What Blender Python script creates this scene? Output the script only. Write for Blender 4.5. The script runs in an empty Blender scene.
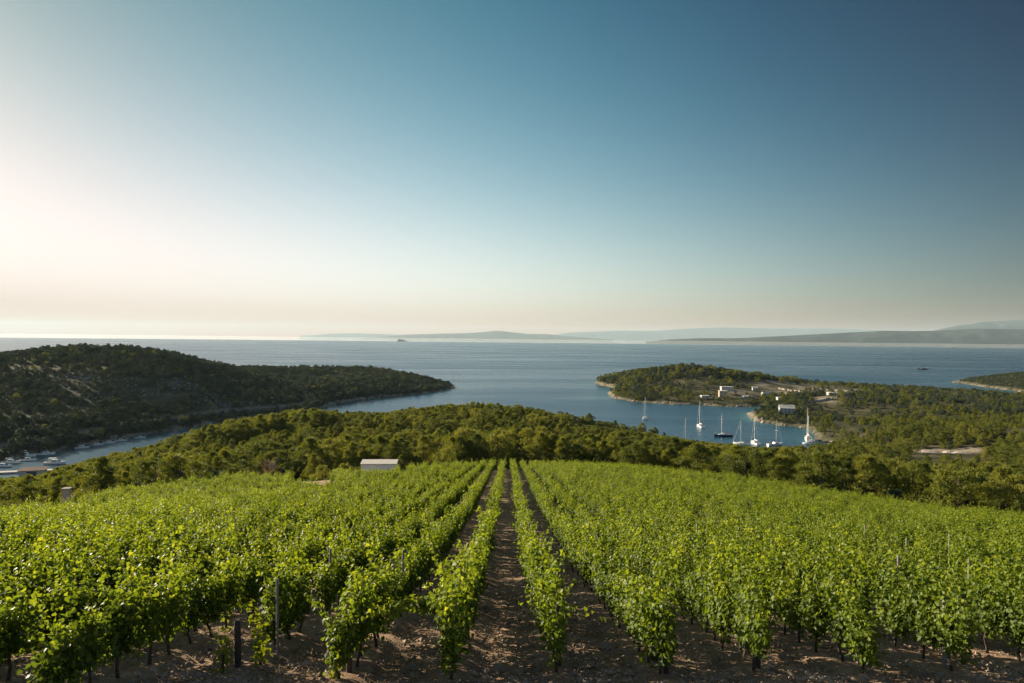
import bpy, math, random
import numpy as np
from mathutils import Matrix, Vector

random.seed(7)
RNG = np.random.default_rng(7)
SC = bpy.context.scene
COL = SC.collection
R = math.radians

# ------------------------------------------------------------------ camera
F = 683.0                       # focal length in pixels (24 mm on a 36 mm sensor)
W, H = 1024, 683
PITCH = R(0.21)
ROLL = R(0.60)
CAMZ = 65.0
fwd = np.array([0, math.cos(PITCH), -math.sin(PITCH)])
rw = np.array([1.0, 0, 0])
uw = np.cross(rw, fwd)
cr = math.cos(ROLL) * rw + math.sin(ROLL) * uw
cu = -math.sin(ROLL) * rw + math.cos(ROLL) * uw
cam_data = bpy.data.cameras.new('camera')
cam_data.sensor_width = 36.0
cam_data.lens = 36.0 * F / W
cam_data.clip_start = 0.1
cam_data.clip_end = 200000
cam = bpy.data.objects.new('camera', cam_data)
COL.objects.link(cam)
M = Matrix(((cr[0], cu[0], -fwd[0], 0), (cr[1], cu[1], -fwd[1], 0), (cr[2], cu[2], -fwd[2], CAMZ), (0, 0, 0, 1)))
cam.matrix_world = M
SC.camera = cam

# ------------------------------------------------------------------ world, sun, exposure
SUN_AZ = -58.0                  # degrees, 0 = straight ahead (+Y), negative = to the left
SUN_EL = 16.5
world = bpy.data.worlds.new('World')
SC.world = world
world.use_nodes = True
nt = world.node_tree
nt.nodes.clear()
sky = nt.nodes.new('ShaderNodeTexSky')
sky.sky_type = 'NISHITA'
sky.sun_disc = False
sky.sun_elevation = R(SUN_EL)
sky.sun_rotation = R(SUN_AZ)
sky.altitude = 60
sky.air_density = 1.0
sky.dust_density = 1.5
sky.ozone_density = 1.6
# the clear upper sky is deepened and the low sky lightened by direction (elevation, azimuth)
# log factor per channel over 1, z, z^2, a, a^2, a z, a^2 z, exp(-z/0.06), a exp(-z/0.06), exp(-z/0.02), a^2 exp(-z/0.06), a^3; a = azimuth in radians
SKY_FIT = [(1.161, 0.568, 0.344), (-5.408, -2.162, -1.744), (-0.588, -0.365, -0.159), (0.081, 0.185, 0.0), (-2.962, -2.297, -1.747), (-4.536, -2.229, -0.922), (0.379, -0.238, -0.107), (-1.729, -0.578, 0.323), (1.377, 0.68, 0.008), (1.138, -0.713, -1.657), (0.199, -1.121, -2.029), (-0.486, -0.511, -0.413)]
SKY_K = 0.050
SKY_MAX = (0.45, 0.445, 0.42)


def wnode(t, **kw):
    q = nt.nodes.new(t)
    for k, v in kw.items():
        setattr(q, k, v)
    return q


def wmul(a, b, blend='MULTIPLY'):
    q = wnode('ShaderNodeMix', data_type='RGBA', blend_type=blend)
    q.inputs['Factor'].default_value = 1
    nt.links.new(a, q.inputs['A'])
    if isinstance(b, tuple):
        q.inputs['B'].default_value = (*b, 1)
    else:
        nt.links.new(b, q.inputs['B'])
    return q.outputs['Result']


wtc = wnode('ShaderNodeTexCoord')
wsp = wnode('ShaderNodeSeparateXYZ')
nt.links.new(wtc.outputs['Generated'], wsp.inputs[0])
wat = wnode('ShaderNodeMath', operation='ARCTAN2')
nt.links.new(wsp.outputs['X'], wat.inputs[0])
nt.links.new(wsp.outputs['Y'], wat.inputs[1])


def wmath(op, a, b=None):
    q = wnode('ShaderNodeMath', operation=op)
    for i, v in enumerate((a, b)):
        if v is None:
            continue
        if isinstance(v, (int, float)):
            q.inputs[i].default_value = v
        else:
            nt.links.new(v, q.inputs[i])
    return q.outputs[0]


w_z = wmath('MINIMUM', wmath('MAXIMUM', wsp.outputs['Z'], 0.0), 0.48)
w_a = wmath('MINIMUM', wmath('MAXIMUM', wat.outputs[0], -0.78), 0.78)
# behind the camera the sky is left as it is
w_bk = wmath('MINIMUM', wmath('MAXIMUM', wmath('MULTIPLY', wmath('SUBTRACT', 1.9, wmath('ABSOLUTE', wat.outputs[0])), 1.0), 0.0), 1.0)
w_e = wmath('POWER', 2.718281828, wmath('MULTIPLY', w_z, -1 / 0.06))
w_az = wmath('MULTIPLY', w_a, w_z)
w_e2 = wmath('POWER', 2.718281828, wmath('MULTIPLY', w_z, -1 / 0.02))
terms = [None, w_z, wmath('MULTIPLY', w_z, w_z), w_a, wmath('MULTIPLY', w_a, w_a), w_az, wmath('MULTIPLY', w_az, w_a), w_e, wmath('MULTIPLY', w_a, w_e), w_e2, wmath('MULTIPLY', wmath('MULTIPLY', w_a, w_a), w_e), wmath('MULTIPLY', wmath('MULTIPLY', w_a, w_a), w_a)]
wcx = wnode('ShaderNodeCombineXYZ')
for ch in range(3):
    acc = SKY_FIT[0][ch]
    for t_, k_ in zip(terms[1:], SKY_FIT[1:]):
        acc = wmath('ADD', wmath('MULTIPLY', t_, float(k_[ch])), acc)
    nt.links.new(wmath('POWER', 2.718281828, wmath('MULTIPLY', acc, w_bk)), wcx.inputs[ch])
c_ = wmul(sky.outputs[0], (SKY_K * 10, SKY_K * 10, SKY_K * 10))
c_ = wmul(c_, wcx.outputs[0])
c_ = wmul(c_, tuple(v_ * 10 for v_ in SKY_MAX), 'DARKEN')
bg = nt.nodes.new('ShaderNodeBackground')
bg.inputs['Strength'].default_value = 0.1
wo = nt.nodes.new('ShaderNodeOutputWorld')
nt.links.new(c_, bg.inputs['Color'])
nt.links.new(bg.outputs[0], wo.inputs['Surface'])
sun_d = bpy.data.lights.new('sun', 'SUN')
sun_d.energy = 5.0
sun_d.angle = R(0.6)
sun_d.color = (1.0, 0.87, 0.66)
sun = bpy.data.objects.new('sun', sun_d)
COL.objects.link(sun)
sd_ = Vector((math.sin(R(SUN_AZ)) * math.cos(R(SUN_EL)), math.cos(R(SUN_AZ)) * math.cos(R(SUN_EL)), math.sin(R(SUN_EL))))
sun.rotation_euler = sd_.to_track_quat('Z', 'Y').to_euler()
sun.location = (-60, 30, 120)
SC.view_settings.view_transform = 'Standard'
SC.view_settings.look = 'None'
SC.view_settings.exposure = 1.32
SC.view_settings.gamma = 1.0
SC.view_settings.use_curve_mapping = False
SC.cycles.use_denoising = True
SC.cycles.max_bounces = 6
SC.cycles.transparent_max_bounces = 8
SC.cycles.volume_bounces = 0
SC.cycles.sample_clamp_indirect = 6.0


# ------------------------------------------------------------------ pixels and points
def pdir(px, py):
    d = fwd + cr * ((px - W / 2) / F) - cu * ((py - H / 2) / F)
    return d / d[1]


def P(px, py, D):
    d = pdir(px, py)
    return np.array([d[0] * D, D, CAMZ + d[2] * D])


def S(px, py):                   # the point of the sea surface seen there
    d = pdir(px, py)
    return (d[0] * CAMZ / -d[2], CAMZ / -d[2])


def proj(x, y, z):
    v = np.stack([x, y, z - CAMZ], -1)
    w = v @ fwd
    w = np.where(w < 0.1, 0.1, w)
    return W / 2 + F * (v @ cr) / w, H / 2 - F * (v @ cu) / w


# ------------------------------------------------------------------ coast lines (plan, metres)
MAIN = [(-1300, 240), (-600, 262), (-262, 276), (-214, 303), (-185, 335), (-150, 375), (-120, 450), (-60, 505), (0, 512), (30, 488),
        (70, 452), (110, 418), (150, 395), (180, 392), (202, 410), S(818, 440), S(812, 431), S(801, 427), S(785, 426), S(770, 424),
        S(758, 422), S(752, 419), (212, 612), (238, 655), (252, 684), S(745, 407), S(720, 406.5), S(700, 405), S(675, 404.5), S(650, 403),
        S(630, 401.5), S(612, 397.5), S(607, 393), S(618, 389.5), S(610, 387), S(595, 384), (128, 1045), (170, 1080), (250, 1090), (350, 1055), (440, 1005), (540, 945),
        (600, 890), (650, 840), (720, 780), (900, 740), (1500, 700), (1500, -400), (-1300, -400)]
HILL = [(-1300, 322), (-400, 330), S(0, 462), S(30, 457), S(60, 452), S(95, 445), S(130, 438), S(160, 433), S(190, 428.5), S(250, 420), S(318, 411),
        S(330, 405.5), S(350, 401.5), S(375, 398), S(400, 396), S(425, 393.5), S(440, 391), S(455, 388.5), S(454, 386.5), (-84, 955), (-120, 1010), (-250, 1070), (-420, 1060), (-1300, 1000)]
HEAD = [S(962, 383.5), S(972, 385), S(985, 387), S(1000, 389), S(1024, 392.5), (722, 900), (800, 870), (1500, 860), (1500, 1400), (900, 1250), (780, 1190), (735, 1140)]


def sdist(X, Y, poly):
    """signed distance to a polygon, positive inside"""
    p = np.asarray(poly, float)
    best = np.full(X.shape, 1e18)
    ins = np.zeros(X.shape, bool)
    for i in range(len(p)):
        a, b = p[i], p[(i + 1) % len(p)]
        e = b - a
        t = np.clip(((X - a[0]) * e[0] + (Y - a[1]) * e[1]) / (e @ e), 0, 1)
        best = np.minimum(best, (X - a[0] - t * e[0]) ** 2 + (Y - a[1] - t * e[1]) ** 2)
        c = ((a[1] > Y) != (b[1] > Y))
        with np.errstate(divide='ignore', invalid='ignore'):
            xi = a[0] + (Y - a[1]) * e[0] / (e[1] if e[1] else 1e-9)
        ins ^= c & (X < xi)
    d = np.sqrt(best)
    return np.where(ins, d, -d)


# ------------------------------------------------------------------ land heights: smooth surface through known points
def rbf(pts, c):
    pts = np.asarray(pts, float)
    d = np.sqrt((pts[:, None, 0] - pts[None, :, 0]) ** 2 + (pts[:, None, 1] - pts[None, :, 1]) ** 2 + c * c)
    A = d + np.eye(len(pts)) * -0.4
    m = pts[:, 2].mean()
    w = np.linalg.solve(A, pts[:, 2] - m)

    def f(X, Y):
        out = np.full(X.shape, m)
        for (x, y, z), k in zip(pts, w):
            out = out + k * np.sqrt((X - x) ** 2 + (Y - y) ** 2 + c * c)
        return out
    return f


def G(px, py, D, tree=0.0):
    p = P(px, py, D)
    return (p[0], p[1], p[2] - tree)


EDGE_L = [(430, 463, 155), (360, 468.5, 140), (290, 473.5, 130), (200, 477, 120), (100, 491, 108), (0, 507, 100), (-120, 523, 92)]
EDGE_R = [(530, 462, 155), (640, 466, 146), (720, 477, 130), (830, 492, 115), (1024, 514, 100), (1150, 527, 93)]
land_pts = [(0, -40, 65), (0, -15, 62.4), (0, 0, 61.0), (0, 8, 59.7), (0, 13.5, 58.4), (0, 20, 56.9), (0, 30, 54.8), (0, 42.7, 52.6), (0, 60, 49.8), (0, 80, 46.9), (0, 110, 42.6), (0, 135, 38.9),
            (20, 14, 58.2), (-20, 14, 58.2), (40, 20, 56.4), (-40, 20, 56.2), (34, 45, 51.4), (-34, 45, 51.2), (70, 30, 53), (-70, 30, 52.5), (60, 70, 44.3), (-60, 70, 43.2),
            (75, 0, 58), (-75, 0, 58), (140, 20, 48), (-140, 20, 46), (140, 100, 33), (-140, 100, 29), (35, 110, 41.5), (-35, 110, 41)]
land_pts += [G(*e, 1.8) for e in EDGE_L] + [G(*e, 1.8) for e in EDGE_R]
land_pts += [(0, 172, 33.5), (0, 205, 29.5), (0, 260, 26.5), (-10, 350, G(490, 404, 350, 6)[2]), (-60, 330, 26), (30, 380, 20), (-40, 430, 16),
             G(580, 425, 250, 9), G(640, 433, 205, 9.5), G(700, 441, 172, 9.5), G(760, 447, 152, 9.5), G(330, 413, 330, 6), G(250, 419, 300, 5.5), G(205, 428, 275, 5.5), G(150, 441, 250, 8), G(60, 475, 170, 9),
             G(0, 490, 140, 9), (-190, 220, 9), (-225, 255, 4), (-150, 180, 15), (-300, 180, 16), (-250, 100, 24), (-140, 330, 8), (-400, 150, 15),
             (100, 330, 11), (160, 330, 6), (80, 280, 17), (55, 330, 18), G(900, 420, 350, 6), G(1024, 416, 330, 6), G(830, 434, 400, 6), G(940, 453, 300), G(975, 452, 300), G(910, 452, 300), G(860, 455, 270), G(1000, 455, 270), (180, 200, 25), (120, 200, 23),
             (250, 170, 27), G(860, 405, 600, 4), G(950, 401, 600, 4), G(1024, 401, 700, 4), (330, 450, 8), (420, 480, 10), (300, 500, 7),
             G(740, 396, 740), G(770, 393, 760), G(800, 391, 780), G(830, 396, 650), G(785, 418, 600), (215, 560, 3.5), (240, 600, 4),
             G(790, 379, 930, 5), G(690, 364, 900, 5.5), G(640, 368, 920, 5.5), G(610, 375, 950, 5), G(740, 371, 920, 5), G(650, 387, 800, 4), G(690, 383, 790, 4), G(720, 387, 770, 3), (620, 790, 3), (520, 850, 7), (400, 900, 9),
             (600, 400, 22), (900, 300, 24), (700, 600, 10)]
f_land = rbf(land_pts, 14.0)
hill_pts = [G(0, 353, 620, 4), G(50, 346, 640, 4), G(110, 344, 660, 4), G(160, 348, 680, 4), G(200, 356, 720, 4), G(260, 371, 780, 4.5), G(285, 379, 820, 5), G(303, 382, 860, 6), G(345, 368, 950, 5), G(368, 364.5, 965, 4),
            G(390, 366, 960, 5), G(430, 375, 930, 5), G(445, 383, 915, 4), (-700, 620, 45), (-1200, 600, 30), (-320, 480, 24), (-300, 560, 36), (-400, 480, 27), (-230, 620, 19),
            (-200, 800, 16), (-150, 880, 16), (-500, 950, 20), (-350, 950, 22), (-800, 400, 20)]
f_hill = rbf(hill_pts, 30.0)
head_pts = [G(985, 379, 1110, 2), G(1000, 377.5, 1110, 3), G(1024, 375.5, 1100, 3), (860, 1100, 18), (1000, 1000, 20), (850, 950, 12), (1300, 1100, 25), (735, 1060, 5)]
f_head = rbf(head_pts, 20.0)

# cheap smooth noise
_ph = RNG.uniform(0, 6.28, (40, 2))
_dr = RNG.uniform(0, 6.28, 40)


def noise2(X, Y, scale, k=0, n=8):
    out = np.zeros(np.shape(X))
    for i in range(n):
        j = (i + k * 5) % 40
        f = (0.7 + 0.18 * i) / scale
        out = out + np.sin(f * (X * math.cos(_dr[j]) + Y * math.sin(_dr[j])) + _ph[j, 0] + 1.7 * np.sin(f * .6 * (Y * math.cos(_dr[j]) - X * math.sin(_dr[j])) + _ph[j, 1]))
    return out / n * 1.6


def heights(X, Y):
    X = np.asarray(X, float)
    Y = np.asarray(Y, float)
    sm, sh, sg = sdist(X, Y, MAIN), sdist(X, Y, HILL), sdist(X, Y, HEAD)
    wob = noise2(X, Y, 5, 2) * 2.2
    sm, sh, sg = sm + np.where(np.abs(sm) < 60, wob, 0), sh + wob, sg + wob

    def prof(s, h, k):
        up = 1.2 * np.clip(s / 4, 0, 1) + np.maximum(h - 1.2, 0.4) * (1 - np.exp(-np.maximum(s, 0) / k))
        return np.where(s > 0, up, np.maximum(-6, s * 0.3))
    zm = prof(sm, f_land(X, Y), 22)
    zh = prof(sh, f_hill(X, Y), 45)
    zg = prof(sg, f_head(X, Y), 25)
    return np.maximum(np.maximum(zm, zh), zg), np.maximum(np.maximum(sm, sh), sg), sm, sh, sg


def field_end(X):
    pts = [P(*e)[:2] for e in EDGE_L[::-1]] + [P(*e)[:2] for e in EDGE_R]
    pts = np.array(pts)
    return np.interp(X, pts[:, 0], pts[:, 1])


# ------------------------------------------------------------------ materials
def new_mat(name):
    m = bpy.data.materials.new(name)
    m.use_nodes = True
    n = m.node_tree.nodes
    return m, n, m.node_tree.links, n['Principled BSDF']


def ramp(n, stops):
    r = n.new('ShaderNodeValToRGB')
    e = r.color_ramp.elements
    while len(e) > 1:
        e.remove(e[-1])
    e[0].position, e[0].color = stops[0][0], (*stops[0][1], 1)
    for p, c in stops[1:]:
        k = e.new(p)
        k.color = (*c, 1)
    return r


def simple(name, col, rough=0.6, metal=0.0, var=0.15, scale=3.0, bump=0.0, spec=0.5):
    m, n, l, b = new_mat(name)
    tc = n.new('ShaderNodeTexCoord')
    nz = n.new('ShaderNodeTexNoise')
    nz.inputs['Scale'].default_value = scale
    nz.inputs['Detail'].default_value = 5
    l.new(tc.outputs['Object'], nz.inputs['Vector'])
    c = np.array(col)
    r = ramp(n, [(0.3, tuple(c * (1 - var))), (0.7, tuple(np.minimum(c * (1 + var), 0.9)))])
    l.new(nz.outputs['Fac'], r.inputs['Fac'])
    l.new(r.outputs[0], b.inputs['Base Color'])
    b.inputs['Roughness'].default_value = rough
    b.inputs['Metallic'].default_value = metal
    b.inputs['Specular IOR Level'].default_value = spec
    if bump:
        bp = n.new('ShaderNodeBump')
        bp.inputs['Strength'].default_value = bump
        bp.inputs['Distance'].default_value = 0.05
        l.new(nz.outputs['Fac'], bp.inputs['Height'])
        l.new(bp.outputs[0], b.inputs['Normal'])
    return m


def leafy(name, stops, trans, tcol, rough=0.5, spec=0.3, rnd=0.35):
    """leaf surface: per-leaf tone + per-plant random; light passes through"""
    m, n, l, b = new_mat(name)
    at = n.new('ShaderNodeAttribute')
    at.attribute_name = 'tone'
    oi = n.new('ShaderNodeObjectInfo')
    ma = n.new('ShaderNodeMath')
    ma.operation = 'MULTIPLY_ADD'
    ma.inputs[1].default_value = rnd
    l.new(oi.outputs['Random'], ma.inputs[0])
    mb = n.new('ShaderNodeMath')
    mb.operation = 'MULTIPLY'
    mb.inputs[1].default_value = 1 - rnd
    l.new(at.outputs['Fac'], mb.inputs[0])
    l.new(mb.outputs[0], ma.inputs[2])
    r = ramp(n, stops)
    l.new(ma.outputs[0], r.inputs['Fac'])
    l.new(r.outputs[0], b.inputs['Base Color'])
    b.inputs['Roughness'].default_value = rough
    b.inputs['Specular IOR Level'].default_value = spec
    tr = n.new('ShaderNodeBsdfTranslucent')
    mc = n.new('ShaderNodeMix')
    mc.data_type = 'RGBA'
    mc.blend_type = 'MULTIPLY'
    mc.inputs['Factor'].default_value = 1
    l.new(r.outputs[0], mc.inputs['A'])
    mc.inputs['B'].default_value = (*tcol, 1)
    l.new(mc.outputs['Result'], tr.inputs['Color'])
    mx = n.new('ShaderNodeMixShader')
    mx.inputs[0].default_value = trans
    l.new(b.outputs[0], mx.inputs[1])
    l.new(tr.outputs[0], mx.inputs[2])
    l.new(mx.outputs[0], n['Material Output'].inputs['Surface'])
    return m


MAT_VINE = leafy('vine_leaf', [(0.0, (0.034, 0.060, 0.009)), (0.35, (0.098, 0.142, 0.015)), (0.7, (0.185, 0.232, 0.022)), (1.0, (0.30, 0.32, 0.036))], 0.40, (1.9, 1.75, 0.7), 0.50, 0.22, 0.20)  # leaf tones, with sunlit tops and deep inner shade strengthened in the colour
MAT_YVINE = leafy('young_vine_leaf', [(0.0, (0.12, 0.16, 0.012)), (1.0, (0.24, 0.25, 0.02))], 0.45, (1.7, 1.6, 0.6), 0.42, 0.4)
MAT_PINE = leafy('pine_needles', [(0.0, (0.044, 0.066, 0.014)), (0.5, (0.140, 0.155, 0.023)), (1.0, (0.260, 0.245, 0.038))], 0.30, (1.55, 1.5, 0.65), 0.6, 0.2, 0.55)
MAT_SCRUB = leafy('scrub_leaf', [(0.0, (0.038, 0.058, 0.036)), (0.5, (0.074, 0.098, 0.058)), (1.0, (0.13, 0.145, 0.078))], 0.14, (1.2, 1.3, 1.0), 0.6, 0.2, 0.6)
MAT_DRY = leafy('dry_leaf', [(0.0, (0.10, 0.05, 0.02)), (1.0, (0.26, 0.15, 0.07))], 0.2, (1.3, 1.2, 0.9), 0.7, 0.1)
MAT_BARK = simple('vine_bark', (0.060, 0.042, 0.030), 0.9, var=0.4, scale=14, bump=0.6)
MAT_PBARK = simple('pine_bark', (0.090, 0.062, 0.045), 0.9, var=0.4, scale=4, bump=0.6)
MAT_DEAD = simple('dead_wood', (0.40, 0.33, 0.26), 0.85, var=0.25, scale=5)
MAT_POST = simple('post_wood', (0.055, 0.040, 0.030), 0.85, var=0.35, scale=9, bump=0.4)
MAT_CONC = simple('grey_post', (0.22, 0.21, 0.20), 0.85, var=0.25, scale=8, bump=0.3)
MAT_WHITE = simple('white_gelcoat', (0.80, 0.80, 0.78), 0.25, var=0.04)
MAT_NAVY = simple('navy_gelcoat', (0.03, 0.05, 0.10), 0.25, var=0.1)
MAT_ALU = simple('mast_metal', (0.62, 0.62, 0.60), 0.35, metal=0.3, var=0.06)
MAT_CANVAS = simple('sail_canvas', (0.55, 0.53, 0.48), 0.8, var=0.1)
MAT_BLUECANVAS = simple('blue_canvas', (0.06, 0.11, 0.22), 0.8, var=0.15)
MAT_GLASSY = simple('dark_glazing', (0.02, 0.025, 0.03), 0.1, var=0.1)
MAT_TEAK = simple('varnished_wood', (0.22, 0.11, 0.05), 0.4, var=0.25, scale=2)
MAT_SHED = simple('shed_paint', (0.80, 0.82, 0.85), 0.5, var=0.10, scale=1.2)
MAT_STONE = simple('limestone', (0.36, 0.33, 0.29), 0.9, var=0.3, scale=2.5, bump=0.7)
MAT_PALEROCK = simple('shore_rock', (0.34, 0.29, 0.235), 0.9, var=0.35, scale=0.8, bump=0.8)
MAT_PLASTER = simple('white_plaster', (0.46, 0.445, 0.41), 0.85, var=0.08, scale=0.7)
MAT_OCHRE = simple('ochre_plaster', (0.48, 0.36, 0.26), 0.85, var=0.12, scale=0.7)
MAT_GREYPL = simple('grey_plaster', (0.36, 0.37, 0.39), 0.85, var=0.12, scale=0.7)
MAT_ROOF = simple('clay_tiles', (0.36, 0.17, 0.10), 0.85, var=0.25, scale=3)
MAT_PALEROOF = simple('pale_roof', (0.62, 0.57, 0.48), 0.85, var=0.12, scale=2)
MAT_HULLSHIP = simple('ship_hull', (0.30, 0.30, 0.32), 0.6, var=0.1, scale=0.05)


def soil_material():
    m, n, l, b = new_mat('land_soil')
    tc = n.new('ShaderNodeTexCoord')

    def nz(scale, detail=8, rough=0.6):
        t = n.new('ShaderNodeTexNoise')
        t.inputs['Scale'].default_value = scale
        t.inputs['Detail'].default_value = detail
        t.inputs['Roughness'].default_value = rough
        l.new(tc.outputs['Object'], t.inputs['Vector'])
        return t
    a, c, d = nz(0.9), nz(9.0, 12, 0.82), nz(0.06, 8, 0.7)
    field = ramp(n, [(0.30, (0.11, 0.070, 0.048)), (0.44, (0.28, 0.178, 0.116)), (0.56, (0.45, 0.315, 0.21)), (0.68, (0.62, 0.53, 0.42))])
    mx0 = n.new('ShaderNodeMath')
    mx0.operation = 'MULTIPLY_ADD'
    mx0.inputs[1].default_value = 0.35
    l.new(a.outputs['Fac'], mx0.inputs[0])
    sc = n.new('ShaderNodeMath')
    sc.operation = 'MULTIPLY'
    sc.inputs[1].default_value = 0.66
    l.new(c.outputs['Fac'], sc.inputs[0])
    l.new(sc.outputs[0], mx0.inputs[2])
    l.new(mx0.outputs[0], field.inputs['Fac'])
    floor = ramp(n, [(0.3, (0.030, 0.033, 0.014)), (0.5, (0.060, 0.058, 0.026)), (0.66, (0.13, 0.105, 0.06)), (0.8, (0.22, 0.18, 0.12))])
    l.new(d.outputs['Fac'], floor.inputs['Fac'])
    rock = ramp(n, [(0.3, (0.15, 0.12, 0.09)), (0.5, (0.31, 0.255, 0.19)), (0.7, (0.48, 0.41, 0.32))])
    l.new(a.outputs['Fac'], rock.inputs['Fac'])
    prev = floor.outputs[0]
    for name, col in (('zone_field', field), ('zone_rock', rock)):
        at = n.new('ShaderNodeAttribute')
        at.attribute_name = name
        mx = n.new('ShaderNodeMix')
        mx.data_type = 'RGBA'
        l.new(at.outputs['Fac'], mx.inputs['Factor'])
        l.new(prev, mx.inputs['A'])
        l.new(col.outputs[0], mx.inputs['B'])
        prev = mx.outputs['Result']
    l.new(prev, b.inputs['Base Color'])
    b.inputs['Roughness'].default_value = 0.95
    b.inputs['Specular IOR Level'].default_value = 0.1
    bp = n.new('ShaderNodeBump')
    bp.inputs['Strength'].default_value = 0.9
    bp.inputs['Distance'].default_value = 0.12
    l.new(c.outputs['Fac'], bp.inputs['Height'])
    l.new(bp.outputs[0], b.inputs['Normal'])
    return m


def sea_material():
    m, n, l, b = new_mat('sea_water')
    tc = n.new('ShaderNodeTexCoord')
    at = n.new('ShaderNodeAttribute')
    at.attribute_name = 'shallow'
    deep = ramp(n, [(0.0, (0.006, 0.048, 0.094)), (0.6, (0.022, 0.085, 0.105)), (1.0, (0.06, 0.16, 0.15))])
    l.new(at.outputs['Fac'], deep.inputs['Fac'])
    l.new(deep.outputs[0], b.inputs['Base Color'])
    b.inputs['IOR'].default_value = 1.33
    # long wind streaks change how rough the water is
    mp = n.new('ShaderNodeMapping')
    mp.inputs['Scale'].default_value = (0.0016, 0.0045, 1)
    mp.inputs['Rotation'].default_value = (0, 0, R(8))
    l.new(tc.outputs['Object'], mp.inputs['Vector'])
    st = n.new('ShaderNodeTexNoise')
    st.inputs['Scale'].default_value = 1.0
    st.inputs['Detail'].default_value = 9
    st.inputs['Roughness'].default_value = 0.62
    st.inputs['Distortion'].default_value = 1.0
    l.new(mp.outputs[0], st.inputs['Vector'])
    rr = n.new('ShaderNodeMapRange')
    rr.inputs['From Min'].default_value = 0.35
    rr.inputs['From Max'].default_value = 0.68
    rr.inputs['To Min'].default_value = 0.34
    rr.inputs['To Max'].default_value = 0.22
    l.new(st.outputs['Fac'], rr.inputs['Value'])
    # the far water under the islands is calm
    far = n.new('ShaderNodeAttribute')
    far.attribute_name = 'calm'
    mx = n.new('ShaderNodeMix')
    l.new(far.outputs['Fac'], mx.inputs['Factor'])
    l.new(rr.outputs[0], mx.inputs['A'])
    mx.inputs['B'].default_value = 0.03
    l.new(mx.outputs['Result'], b.inputs['Roughness'])
    wv = n.new('ShaderNodeTexNoise')
    wv.inputs['Scale'].default_value = 0.35
    wv.inputs['Detail'].default_value = 4
    l.new(tc.outputs['Object'], wv.inputs['Vector'])
    inv = n.new('ShaderNodeMath')
    inv.operation = 'MULTIPLY_ADD'
    inv.inputs[1].default_value = -0.32
    inv.inputs[2].default_value = 0.32
    l.new(far.outputs['Fac'], inv.inputs[0])
    bp = n.new('ShaderNodeBump')
    bp.inputs['Distance'].default_value = 0.6
    l.new(inv.outputs[0], bp.inputs['Strength'])
    l.new(wv.outputs['Fac'], bp.inputs['Height'])
    l.new(bp.outputs[0], b.inputs['Normal'])
    return m


# ------------------------------------------------------------------ mesh helpers
def mesh_np(name, verts, faces, mat=None, smooth=False, fattr=None, vattr=None):
    """faces: (n,k) array or list of such arrays"""
    me = bpy.data.meshes.new(name)
    verts = np.asarray(verts, np.float32)
    fl = [np.asarray(f, np.int32) for f in (faces if isinstance(faces, list) else [faces]) if len(f)]
    loops = np.concatenate([f.ravel() for f in fl])
    tot = np.concatenate([np.full(len(f), f.shape[1], np.int32) for f in fl])
    start = np.concatenate([[0], np.cumsum(tot)[:-1]]).astype(np.int32)
    me.vertices.add(len(verts))
    me.vertices.foreach_set('co', verts.ravel())
    me.loops.add(len(loops))
    me.loops.foreach_set('vertex_index', loops)
    me.polygons.add(len(tot))
    me.polygons.foreach_set('loop_start', start)
    me.polygons.foreach_set('loop_total', tot)
    me.polygons.foreach_set('use_smooth', np.full(len(tot), smooth))
    me.update(calc_edges=True)
    for k, v in (fattr or {}).items():
        me.attributes.new(k, 'FLOAT', 'FACE').data.foreach_set('value', np.asarray(v, np.float32))
    for k, v in (vattr or {}).items():
        me.attributes.new(k, 'FLOAT', 'POINT').data.foreach_set('value', np.asarray(v, np.float32))
    if mat:
        me.materials.append(mat)
    return me


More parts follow.
